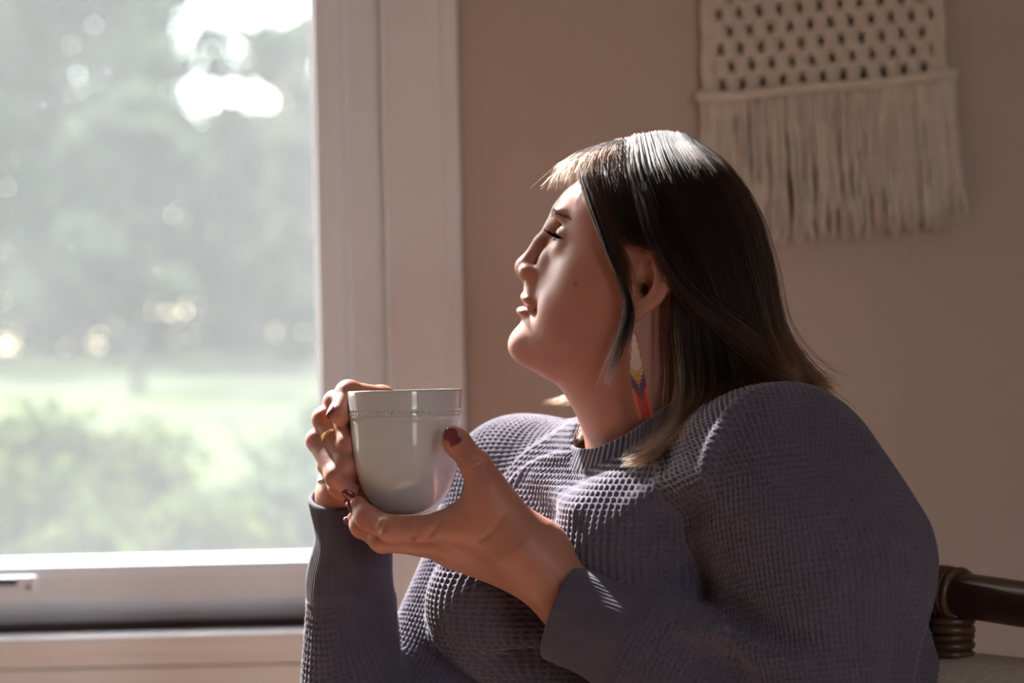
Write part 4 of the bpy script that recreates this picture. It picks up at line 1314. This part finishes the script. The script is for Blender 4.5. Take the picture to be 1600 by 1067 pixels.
# beaded earring
def bead_mat():
    m = mat('glass_seed_bead', (0.8, 0.7, 0.6), 0.25, 0.5, attr='bead_color', coat=0.2); return m
m_bead = bead_mat()
def earring(centers, side, label, n_col=11):
    """centers: pixel-free path (world) from hook to the lowest row"""
    path = spline(np.array(centers), 75)
    root = empty('beaded_earring', path[0], label=label, cat='earring')
    tan = np.gradient(path, axis=0); tan /= np.linalg.norm(tan, axis=1, keepdims=True)
    g = [(0, 0, 1), (1, 0, 0), (0, 1, 0), (-1, 0, 0), (0, -1, 0), (0, 0, -1)]
    gf = [(0, 1, 2), (0, 2, 3), (0, 3, 4), (0, 4, 1), (5, 2, 1), (5, 3, 2), (5, 4, 3), (5, 1, 4)]
    # rounder bead: octahedron split once
    bm = bmesh.new(); bmesh.ops.create_icosphere(bm, subdivisions=1, radius=1.0)
    gv = np.array([v.co[:] for v in bm.verts]); gf = [[v.index for v in f_.verts] for f_ in bm.faces]; bm.free()
    wht, gld, pur, nav, red, orr = vec(0.80, 0.68, 0.58), vec(0.70, 0.38, 0.08), vec(0.075, 0.012, 0.15), vec(0.012, 0.012, 0.07), vec(0.62, 0.006, 0.006), vec(0.95, 0.13, 0.01)
    for j in range(n_col):
        a = abs(j - (n_col - 1) / 2) / ((n_col - 1) / 2)
        V = []; F = []; C = []
        last = 74 - int(3 * (1 - a) * 0) - (j % 2)
        for i in range(3, last):
            half = min(1.0, 0.12 + 0.88 * max(0, (i - 3)) / 33.0) if i < 36 else 1.0
            if a > half + 0.02: continue
            off = (j - (n_col - 1) / 2) * 0.00112
            if i > 40: off *= 1.0 + 0.10 * sin((i - 40) * 0.08)
            p = path[i] + side * off
            o_ = len(V)
            V += list(p + gv * vec(0.00064, 0.00064, 0.00062)); F += [[q + o_ for q in f_] for f_ in gf]
            e1 = 33 + 5 * (1 - a); e2 = 38 + 10 * (1 - a); e3 = 51 + 10 * (1 - a)
            if i < e1: c_ = wht
            elif i < e2: c_ = gld if (i + j) % 3 else (wht if a > 0.5 else gld)
            elif i < e2 + 3: c_ = gld if (i + j) % 2 else nav
            elif i < e3: c_ = pur if (i * 3 + j) % 4 else nav
            else: c_ = orr if a > 0.75 else red
            C += [c_] * len(gv)
        me = mesh_data('bead_strand', V, F, m_bead); set_color(me, 'bead_color', np.array(C))
        obj('bead_strand', me, parent=root)
    mb = MB()
    hk = [path[3], path[0] + vec(0.001, 0, 0.002), path[0] + vec(0.0012, 0.0, 0.009), path[0] + vec(-0.002, 0.003, 0.014), path[0] + vec(-0.005, 0.006, 0.010), path[0] + vec(-0.006, 0.006, 0.002)]
    mb.tube(spline(np.array(hk), 24), 0.00035, 6)
    mb.build('ear_wire', m_gold, parent=root)
earring([P(990, 518, -0.088), P(992, 545, -0.0885), P(995, 580, -0.089), (P(1001, 615, -0.0895)), P(1011, 656, -0.090)], vec(0.97, -0.2, 0.1), 'long beaded fringe earring in white, gold, purple and red below the ear')
far_top = ER(-1, -29, 5) - vec(0, 0, 0.012)
earring([far_top - vec(0, 0, 0.018 * k) for k in range(5)], unit(HF), 'matching beaded earring at the far ear, behind the neck')

# ================================================================== MACRAME HANGING
m_cot = mat('cotton_cord', (0.72, 0.62, 0.52), 0.95, 0.1, bump=(700, 0.6, 0.001), vary=(50, (0.64, 0.54, 0.44), 0.6))
m_dowel = mat('wooden_dowel', (0.35, 0.2, 0.1), 0.6, 0.3, vary=(20, (0.25, 0.14, 0.07), 0.7))
MY = WY - 0.016
def Q(px, py, dy=0.0): return P(px, py, MY + dy)
mac = empty('macrame_hanging', Q(1290, 130), label='cream knotted macrame wall hanging with a long fringe', cat='wall hanging')
def knot_mesh():
    mb = MB()
    def ell(c, r, nu_=10, nv_=6):
        v = []; f = []
        for i in range(nv_ + 1):
            ph = pi * i / nv_
            for k in range(nu_):
                q = 2 * pi * k / nu_
                v.append((c[0] + r[0] * cos(ph), c[1] + r[1] * max(0.0, sin(ph)) ** 0.45 * cos(q), c[2] + r[2] * max(0.0, sin(ph)) ** 0.45 * sin(q)))
        for i in range(nv_):
            for k in range(nu_):
                f.append((i * nu_ + k, i * nu_ + (k + 1) % nu_, (i + 1) * nu_ + (k + 1) % nu_, (i + 1) * nu_ + k))
        mb.add(v, f)
    for z, w in ((0.0102, 0.0098), (0.0034, 0.0104), (-0.0034, 0.0104), (-0.0102, 0.0098)):
        ell((0, -0.003, z), (w, 0.0052, 0.0043))
    for x in (-0.0042, 0.0042):
        mb.tube([(x, 0.001, 0.0185), (x * 1.1, 0, 0.0), (x, 0.001, -0.0185)], 0.0040, 8)
    return mesh_data('knot', mb.v, mb.f, m_cot)
kme = knot_mesh()
ccol = vec(31.45, -2.75); crow = vec(-1.3, -27.6)
h0 = vec(1128, 133.5)
for r_ in range(0, 16):
    for k in range(-2, 13):
        q = h0 + ccol * (k + 0.5 + 0.5 * (r_ % 2)) + crow * r_
        left = 1094 + (q[1]) * 0.025; right = 1466 + q[1] * 0.05
        if q[0] < left + 7 or q[0] > right - 7: continue
        o = bpy.data.objects.new('knot', kme)
        o.location = Q(*q); o.rotation_euler = (rng.normal() * 0.04, radians(-3.5) + rng.normal() * 0.05, rng.normal() * 0.05)
        put(o, parent=mac)
for (a, b) in (((1097, -330), (1102, 150)), ((1106, -330), (1111, 148)), ((1458, -330), (1464, 118)), ((1466, -330), (1473, 116))):
    mb = MB(); pts = [Q(a[0] + (b[0] - a[0]) * t + 1.5 * sin(t * 40), a[1] + (b[1] - a[1]) * t, -0.002) for t in np.linspace(0, 1, 60)]
    mb.tube(pts, 0.0046, 8); mb.build('edge_cord', m_cot, parent=mac)
bar = [(1088, 150, -0.008), (1150, 149, -0.010), (1250, 138, -0.011), (1350, 131, -0.011), (1420, 124, -0.011), (1470, 115, -0.010), (1494, 117, -0.008)]
mb = MB(); mb.tube(spline(np.array([Q(*b) for b in bar]), 50), 0.0068 + 0.0004 * np.sin(np.arange(50) * 2.2), 10); mb.build('cross_cord', m_cot, parent=mac)
mb = MB(); mb.tube([Q(1060, -330), Q(1500, -345)], 0.011, 14); mb.build('dowel', m_dowel, parent=mac)
barp = spline(np.array([Q(*b) for b in bar]), 200)
sme = []
for v_ in range(12):
    mb = MB()
    n_ = 20; t = np.linspace(0, 1, n_); ph = rng.random(4) * 6.28
    x = (0.0026 * np.sin(ph[0] + t * 7) + 0.0014 * np.sin(ph[1] + t * 19)) * t ** 0.5; y = 0.0015 * np.sin(ph[2] + t * 11) * t
    mb.tube(np.stack([x, y, -t], 1) * np.array([1, 1, 0.186 + 0.006 * rng.normal()]), np.interp(t, [0, 0.05, 0.9, 1], [0.0022, 0.0025, 0.0025, 0.0012]), 6)
    sme.append(mesh_data('fringe_strand', mb.v, mb.f, m_cot))
for k in range(200):
    s_ = (k + 0.5 + 0.3 * rng.normal()) / 200
    i = int(np.clip(4 + s_ * 188, 0, 199)); p = barp[i] + vec(0, 0.006 - 0.005 * (k % 2) + 0.001 * rng.normal(), -0.002)
    o = bpy.data.objects.new('fringe_strand', sme[int(rng.integers(12))])
    o.location = p; o.rotation_euler = (rng.normal() * 0.008, rng.normal() * 0.035 - 0.02, rng.normal() * 0.4)
    put(o, parent=mac)

# ================================================================== RATTAN CHAIR
m_pole = mat('dark_rattan_pole', (0.055, 0.022, 0.014), 0.32, 0.5, bump=(60, 0.15, 0.002), vary=(18, (0.03, 0.012, 0.008), 0.8))
m_wrap = mat('rattan_binding', (0.085, 0.038, 0.020), 0.38, 0.5, bump=(200, 0.2, 0.001), vary=(60, (0.05, 0.022, 0.012), 0.8))
m_lin = mat('beige_linen', (0.74, 0.64, 0.53), 0.95, 0.1, bump=(420, 0.8, 0.002), vary=(160, (0.58, 0.49, 0.40), 0.7))
chair = empty('rattan_armchair', (0.22, 0.05, 0), label='dark rattan armchair with wrapped joints and beige linen cushion', cat='armchair')
j0 = P(1478, 926, 0.055)
rd = unit(vec(0.60, -0.80, -0.045))
back0 = j0 - rd * 0.10; back1 = j0 + rd * 0.42
mb = MB(); mb.tube(spline(np.array([back0, j0, j0 + rd * 0.2, back1]), 24), 0.0215, 18); mb.build('back_rail', m_pole, parent=chair)
mb = MB()
tc_ = [j0 + rd * 0.008, j0 + rd * 0.006 - vec(0.002, 0, 0.05), j0 - vec(0.004, 0.0, 0.12), vec(j0[0] - 0.01, j0[1] + 0.02, 0.02)]
mb.tube(spline(np.array(tc_), 20), 0.0165, 14); mb.build('post', m_pole, parent=chair)
for k in range(6):
    mb = MB(); mb.tube(ring_pts(j0 + rd * (-0.022 + 0.0075 * k), rd + vec(0, 0, 0.05 * sin(k * 2)), 0.0222, 30), 0.0040 + 0.0004 * sin(k * 3), 8, closed=True); mb.build('binding', m_wrap, parent=chair)
for k in range(6):
    mb = MB(); mb.tube(ring_pts(j0 + rd * 0.006 - vec(0.0003 * k, 0, 0.026 + 0.0078 * k), vec(0.06 * sin(k * 2), 0.05, 1), 0.0185, 28), 0.0044 + 0.0004 * sin(k * 2.3), 8, closed=True); mb.build('binding', m_wrap, parent=chair)
# far corner post, seat frame, legs
p1_ = back1
mb = MB(); mb.tube([p1_, vec(p1_[0], p1_[1], 0.02)], 0.0165, 14); mb.build('post', m_pole, parent=chair)
seat_c = vec(0.22, 0.02, 0.36)
cs = [seat_c + TF * a + TL * b for a, b in ((0.30, 0.30), (0.30, -0.30), (-0.26, -0.30), (-0.26, 0.30))]
for a, b in ((0, 1), (1, 2), (2, 3), (3, 0)):
    mb = MB(); mb.tube([cs[a], cs[b]], 0.018, 12); mb.build('seat_rail', m_pole, parent=chair)
for c_ in cs:
    mb = MB(); mb.tube([vec(c_[0], c_[1], 0.0), vec(c_[0], c_[1], 0.37)], 0.019, 12); mb.build('leg', m_pole, parent=chair)
def cushion(c, R, half, name):
    g = Fn(c, 0.6, None)
    def fn(X):
        q = np.abs((X - c) @ R.T); h = half - 0.045
        d = np.maximum(q - h, 0); bulge = 0.02 * (1 - np.clip(q[:, 0] / half[0], 0, 1) ** 2) * (1 - np.clip(q[:, 1] / half[1], 0, 1) ** 2)
        return np.sqrt((d ** 2).sum(-1)) + np.minimum(np.max(q - h, 1), 0) - 0.045 - bulge
    g.fn = fn
    V, F = polygonise(Group(('+', g, 0.001)), c - 0.5, c + 0.5, 0.009)
    obj(name, mesh_data(name, relax(V, F, 2), F, m_lin), parent=chair)
cushion(seat_c + vec(0, 0, 0.06), TR, vec(0.29, 0.29, 0.06), 'seat_cushion')
cb = P(1560, 1145, 0.02)
rd_h = unit(vec(rd[0], rd[1], 0)); nb = vec(-rd_h[1], rd_h[0], 0)
cushion(cb + rd_h * 0.10, np.stack([rd_h, vec(0, 0, 1), nb]), vec(0.22, 0.07, 0.06), 'arm_cushion')

# ================================================================== HAIR
def hair_mat(name, root_c, tip_c, rough=0.28, light_c=(0.14, 0.060, 0.028)):
    m = bpy.data.materials.new(name); m.use_nodes = True
    nt = m.node_tree; N = nt.nodes; K = nt.links
    out = N['Material Output']; N.remove(N['Principled BSDF'])
    h = N.new('ShaderNodeBsdfHairPrincipled'); h.model = 'CHIANG'; h.parametrization = 'COLOR'
    hi = N.new('ShaderNodeHairInfo')
    cr = N.new('ShaderNodeValToRGB'); K.new(hi.outputs['Intercept'], cr.inputs['Fac'])
    e = cr.color_ramp.elements; e[0].position = 0.78; e[0].color = (*root_c, 1); e[1].position = 1.0; e[1].color = (*tip_c, 1)
    # some strands are lighter brown than the rest, mostly in their lower half
    c2 = N.new('ShaderNodeValToRGB'); K.new(hi.outputs['Random'], c2.inputs['Fac'])
    c2.color_ramp.elements[0].position = 0.62; c2.color_ramp.elements[1].position = 1.0
    rp_ = N.new('ShaderNodeMath'); rp_.operation = 'MULTIPLY'; K.new(c2.outputs['Color'], rp_.inputs[0]); K.new(hi.outputs['Intercept'], rp_.inputs[1])
    mx = N.new('ShaderNodeMix'); mx.data_type = 'RGBA'; K.new(rp_.outputs[0], mx.inputs['Factor'])
    K.new(cr.outputs['Color'], mx.inputs['A']); mx.inputs['B'].default_value = (*light_c, 1)
    K.new(mx.outputs['Result'], h.inputs['Color'])
    h.inputs['Roughness'].default_value = rough
    h.inputs['Radial Roughness'].default_value = 0.35
    h.inputs['IOR'].default_value = 1.34
    h.inputs['Random Roughness'].default_value = 0.2
    K.new(hi.outputs['Random'], h.inputs['Random'])
    K.new(h.outputs[0], out.inputs['Surface'])
    return m
m_hair = hair_mat('brown_hair', (0.0048, 0.0025, 0.0019), (0.036, 0.0155, 0.0080), 0.32)
m_hcap = mat('hair_underlayer', (0.010, 0.006, 0.005), 0.7, 0.2, bump=(300, 0.5, 0.002), vary=(80, (0.018, 0.010, 0.008), 0.6))

def guides_world(gs): return [np.array([P(*p) for p in g]) for g in gs]
NG = 26
near_g = [
    [(912, 240, -0.002), (904, 262, -0.034), (916, 310, -0.060), (938, 370, -0.076), (962, 425, -0.084), (982, 468, -0.088), (984, 505, -0.090), (966, 558, -0.088), (944, 604, -0.084)],
    [(925, 233, -0.002), (917, 262, -0.040), (930, 310, -0.066), (954, 370, -0.082), (972, 415, -0.088), (985, 460, -0.091), (986, 505, -0.092), (972, 558, -0.090), (954, 612, -0.086)],
    [(945, 226, -0.002), (940, 270, -0.050), (955, 325, -0.074), (985, 372, -0.088), (1030, 384, -0.094), (1056, 420, -0.097), (1052, 500, -0.092), (1062, 590, -0.092), (1050, 665, -0.108), (985, 722, -0.122)],
    [(965, 220, -0.002), (962, 270, -0.055), (980, 325, -0.080), (1012, 368, -0.092), (1050, 395, -0.099), (1075, 450, -0.102), (1072, 530, -0.098), (1082, 610, -0.100), (1062, 680, -0.122), (1010, 716, -0.136)],
    [(990, 214, -0.001), (995, 265, -0.057), (1015, 325, -0.084), (1048, 385, -0.098), (1082, 450, -0.105), (1100, 530, -0.104), (1112, 610, -0.112), (1100, 665, -0.140), (1060, 702, -0.158)],
    [(1015, 210, 0.000), (1030, 265, -0.058), (1060, 330, -0.085), (1095, 410, -0.102), (1122, 490, -0.106), (1140, 560, -0.110), (1150, 610, -0.128), (1135, 650, -0.158), (1105, 690, -0.172)],
    [(1040, 209, 0.002), (1065, 262, -0.055), (1102, 340, -0.082), (1132, 420, -0.096), (1160, 500, -0.100), (1180, 556, -0.104), (1200, 582, -0.112), (1218, 592, -0.118), (1236, 598, -0.114)],
    [(1060, 212, 0.004), (1098, 262, -0.060), (1140, 340, -0.078), (1170, 430, -0.088), (1190, 505, -0.090), (1206, 548, -0.094), (1218, 572, -0.098), (1230, 586, -0.098), (1244, 596, -0.096)],
    [(1075, 216, 0.008), (1122, 258, -0.044), (1166, 330, -0.056), (1192, 420, -0.062), (1208, 496, -0.064), (1221, 540, -0.066), (1231, 566, -0.068), (1239, 582, -0.07), (1248, 592, -0.07)],
    [(1082, 219, 0.014), (1134, 256, -0.018), (1178, 322, -0.023), (1204, 408, -0.027), (1214, 488, -0.029), (1226, 534, -0.031), (1236, 562, -0.033), (1244, 580, -0.035), (1252, 592, -0.036)],
]
def mirror(W):
    d = (W - HO) @ HL
    return W - 2 * d[:, None] * HL
def mid_root(W):
    # roots sit on the parting, in the middle plane of the head
    W = W.copy(); W[0] = W[0] - HL * ((W[0] - HO) @ HL - 0.0015); return W
GW = [mid_root(g) for g in guides_world(near_g)]
NW = [spline(g, NG) for g in GW]
FW = [spline(mirror(g), NG) for g in GW]
def squash_far(W):
    # the far side falls straight behind the neck instead of onto the chest
    t = np.linspace(0, 1, NG)[:, None]
    k = np.clip((t - 0.55) / 0.45, 0, 1)
    W = W.copy(); W[:, 0] += 0.02 * k[:, 0]; W[:, 2] -= 0.01 * k[:, 0]
    return W
FW = [g if i < 2 else squash_far(g) for i, g in enumerate(FW)]
def sheet(G, n, seed, thick, lo=0.0, hi=None, clump=0.006, len_jit=0.10, n_clump=260, tmax=1.0):
    """strands interpolated between guide curves"""
    r = np.random.default_rng(seed)
    G = np.array(G); m = len(G); hi = m - 1 if hi is None else hi
    u = r.uniform(lo, hi, n)
    dense = np.stack([spline(G[:, k, :], 40 * (m - 1) + 1) for k in range(NG)], 1)     # across the guides
    S = dense[np.clip((u * 40).round().astype(int), 0, len(dense) - 1)].copy()         # n, NG, 3
    c = S.reshape(-1, 3).mean(0)
    out = S - HO; out[:, :, 2] *= 0.5; out /= np.linalg.norm(out, axis=2, keepdims=True)
    t = np.linspace(0, 1, NG)
    d = -thick * r.random(n) ** 1.5
    S += out * (d[:, None] * (0.35 + 0.65 * np.minimum(1, t * 4)))[:, :, None]
    # clumps share a drift that grows to the tips
    ci = ((u - lo) / max(hi - lo, 1e-6) * n_clump).astype(int)
    drift = r.normal(size=(n_clump + 1, 3)) * clump
    ph = r.random((n_clump + 1, 2)) * 6.28
    w = np.sin(ph[ci, 0][:, None] + t[None] * 5) * t[None] ** 1.2
    S += drift[ci][:, None, :] * (t ** 1.6)[None, :, None] + out * (0.0030 * w)[:, :, None]
    S += r.normal(size=(n, 1, 3)) * 0.0011 + r.normal(size=(n, 1, 3)) * 0.0020 * (t ** 2)[None, :, None]
    # shorten some strands
    L = np.clip(1 - len_jit * r.random(n) ** 1.5, 0.3, 1) * tmax
    idx = t[None] * L[:, None] * (NG - 1)
    i0 = np.minimum(idx.astype(int), NG - 2); fr = (idx - i0)[:, :, None]
    a = np.take_along_axis(S, i0[:, :, None], 1); b = np.take_along_axis(S, i0[:, :, None] + 1, 1)
    return a * (1 - fr) + b * fr

def lock(pix, n, spread, seed, sp_tip=None, npt=NG):
    r = np.random.default_rng(seed)
    W = spline(np.array([P(*p) for p in pix]), npt)
    t = np.linspace(0, 1, npt)
    sp_tip = spread if sp_tip is None else sp_tip
    o = r.normal(size=(n, 1, 3)) * (spread + (sp_tip - spread) * t)[None, :, None]
    S = W[None] + o + r.normal(size=(n, 1, 3)) * 0.001 * (t ** 2)[None, :, None]
    L = 1 - 0.3 * r.random(n) ** 1.5
    idx = t[None] * L[:, None] * (npt - 1); i0 = np.minimum(idx.astype(int), npt - 2); fr = (idx - i0)[:, :, None]
    return np.take_along_axis(S, i0[:, :, None], 1) * (1 - fr) + np.take_along_axis(S, i0[:, :, None] + 1, 1) * fr

def hair_object(name, S, rad, material, label=None):
    n, k, _ = S.shape
    hc = bpy.data.hair_curves.new(name)
    hc.add_curves([k] * n)
    hc.attributes['position'].data.foreach_set('vector', S.astype(np.float32).ravel())
    a = hc.attributes.get('radius') or hc.attributes.new('radius', 'FLOAT', 'POINT')
    prof = np.interp(np.linspace(0, 1, k), [0, 0.1, 0.75, 1], [0.8, 1, 0.9, 0.25]) * rad
    a.data.foreach_set('value', np.tile(prof, n).astype(np.float32))
    hc.materials.append(material)
    o = bpy.data.objects.new(name, hc)
    put(o, parent=person)
    if label: o['label'] = label
    return o
def cap_mesh(name, G, inset, t1=1.0):
    G = np.array(G); m = len(G)
    D = np.stack([spline(G[:, k, :], 12 * (m - 1) + 1) for k in range(NG)], 1)
    out = D - HO; out[:, :, 2] *= 0.5; out /= np.linalg.norm(out, axis=2, keepdims=True)
    out = D - HO; out /= np.linalg.norm(out, axis=2, keepdims=True); D = D - out * inset
    K_ = int(NG * t1); D = D[:, :K_]
    n_ = D.shape[0]
    i, k = np.meshgrid(np.arange(n_ - 1), np.arange(K_ - 1), indexing='ij')
    F = np.stack([i * K_ + k, (i + 1) * K_ + k, (i + 1) * K_ + k + 1, i * K_ + k + 1], -1).reshape(-1, 4)
    return D.reshape(-1, 3), F
strands = [
    sheet(NW, 4600, 1, 0.010, lo=2.0, hi=5.6, len_jit=0.16),
    sheet(NW, 5400, 41, 0.010, lo=5.2, len_jit=0.18, clump=0.0028),
    sheet(NW, 900, 14, 0.004, lo=0.0, hi=1.2, clump=0.002, len_jit=0.3, n_clump=30, tmax=0.62),
    sheet(NW, 1500, 12, 0.006, lo=1.0, hi=2.0, len_jit=0.35, n_clump=40, clump=0.002, tmax=0.42),
    sheet(FW, 4500, 3, 0.010, lo=2.0, len_jit=0.16, clump=0.003),
    sheet(FW, 700, 13, 0.004, lo=0.0, hi=2.0, len_jit=0.4, n_clump=40),
]
# fringe over the forehead
bang = []
rb = np.random.default_rng(5)
for k in range(900):
    x0 = 905 + 75 * rb.random(); y_ = rb.normal() * 0.024 + 0.004
    z0 = np.interp(x0, [900, 930, 960, 985], [246, 231, 221, 215])
    ln = 0.5 + 0.8 * rb.random(); dx = -(20 + 26 * rb.random()) * ln
    p = [(x0, z0, y_), (x0 + dx * 0.45, z0 + 4 + 4 * rb.random(), y_ * 1.3 - 0.006), (x0 + dx * 0.85, z0 + 18 * ln, y_ * 1.6 - 0.010), (x0 + dx * (1.0 + 0.25 * rb.normal()), z0 + 44 * ln, y_ * 1.8 - 0.012)]
    bang.append(spline(np.array([P(*q) for q in p]), NG))
strands.append(np.array(bang))
# single locks
strands += [
    lock([(935, 560, 0.095), (905, 612, 0.105), (880, 626, 0.110), (848, 628, 0.112)], 60, 0.0035, 21, 0.0022),
    lock([(940, 600, 0.075), (925, 640, 0.055), (912, 675, 0.030), (893, 708, 0.008)], 110, 0.0040, 22, 0.0024),
    lock([(1005, 300, -0.082), (1040, 400, -0.102), (1100, 490, -0.110), (1165, 555, -0.116), (1215, 584, -0.126), (1290, 612, -0.124), (1335, 645, -0.12)], 26, 0.0016, 23, 0.0022),
    lock([(1000, 290, -0.080), (1030, 385, -0.102), (1080, 465, -0.111), (1150, 520, -0.114), (1195, 560, -0.118)], 160, 0.0030, 24, 0.006),
    lock([(1070, 640, -0.120), (1040, 690, -0.135), (1000, 715, -0.135), (972, 722, -0.130)], 60, 0.0030, 25, 0.0026),
    lock([(1250, 590, -0.03), (1268, 592, -0.02), (1300, 588, -0.01)], 10, 0.003, 26, 0.003),
]
stray = np.concatenate([sheet(NW, 110, 31, 0.001, lo=2.5, clump=0.009, n_clump=110), sheet(FW, 40, 32, 0.001, lo=5.0, clump=0.008, n_clump=40)])
so = stray - HO; so /= np.linalg.norm(so, axis=2, keepdims=True)
stray = stray + so * (0.0035 * np.linspace(0.3, 1, NG))[None, :, None]
strands.append(stray)
m_hair_dark = hair_mat('dark_hair', (0.0048, 0.0025, 0.0019), (0.0075, 0.0038, 0.0026), 0.32, (0.012, 0.006, 0.004))
hair_object('front_lock', sheet(NW, 300, 11, 0.0015, lo=0.0, hi=0.9, clump=0.0022, len_jit=0.45, n_clump=8), 0.00022, m_hair_dark, 'thin dark lock hanging in front of the ear')
S = np.concatenate(strands)
hair_o = hair_object('hair', S, 0.00022, m_hair, 'long straight dark brown hair tucked behind the ear, lighter at the ends')
Vs = []; Fs = []; off = 0
for G, t1 in ((NW[2:], 0.86), (FW[2:], 0.86)):
    V, F = cap_mesh('c', G, 0.011, t1); Vs.append(V); Fs.append(F + off); off += len(V)
obj('hair_underlayer', mesh_data('hair_underlayer', np.concatenate(Vs), np.concatenate(Fs), m_hcap), parent=person)
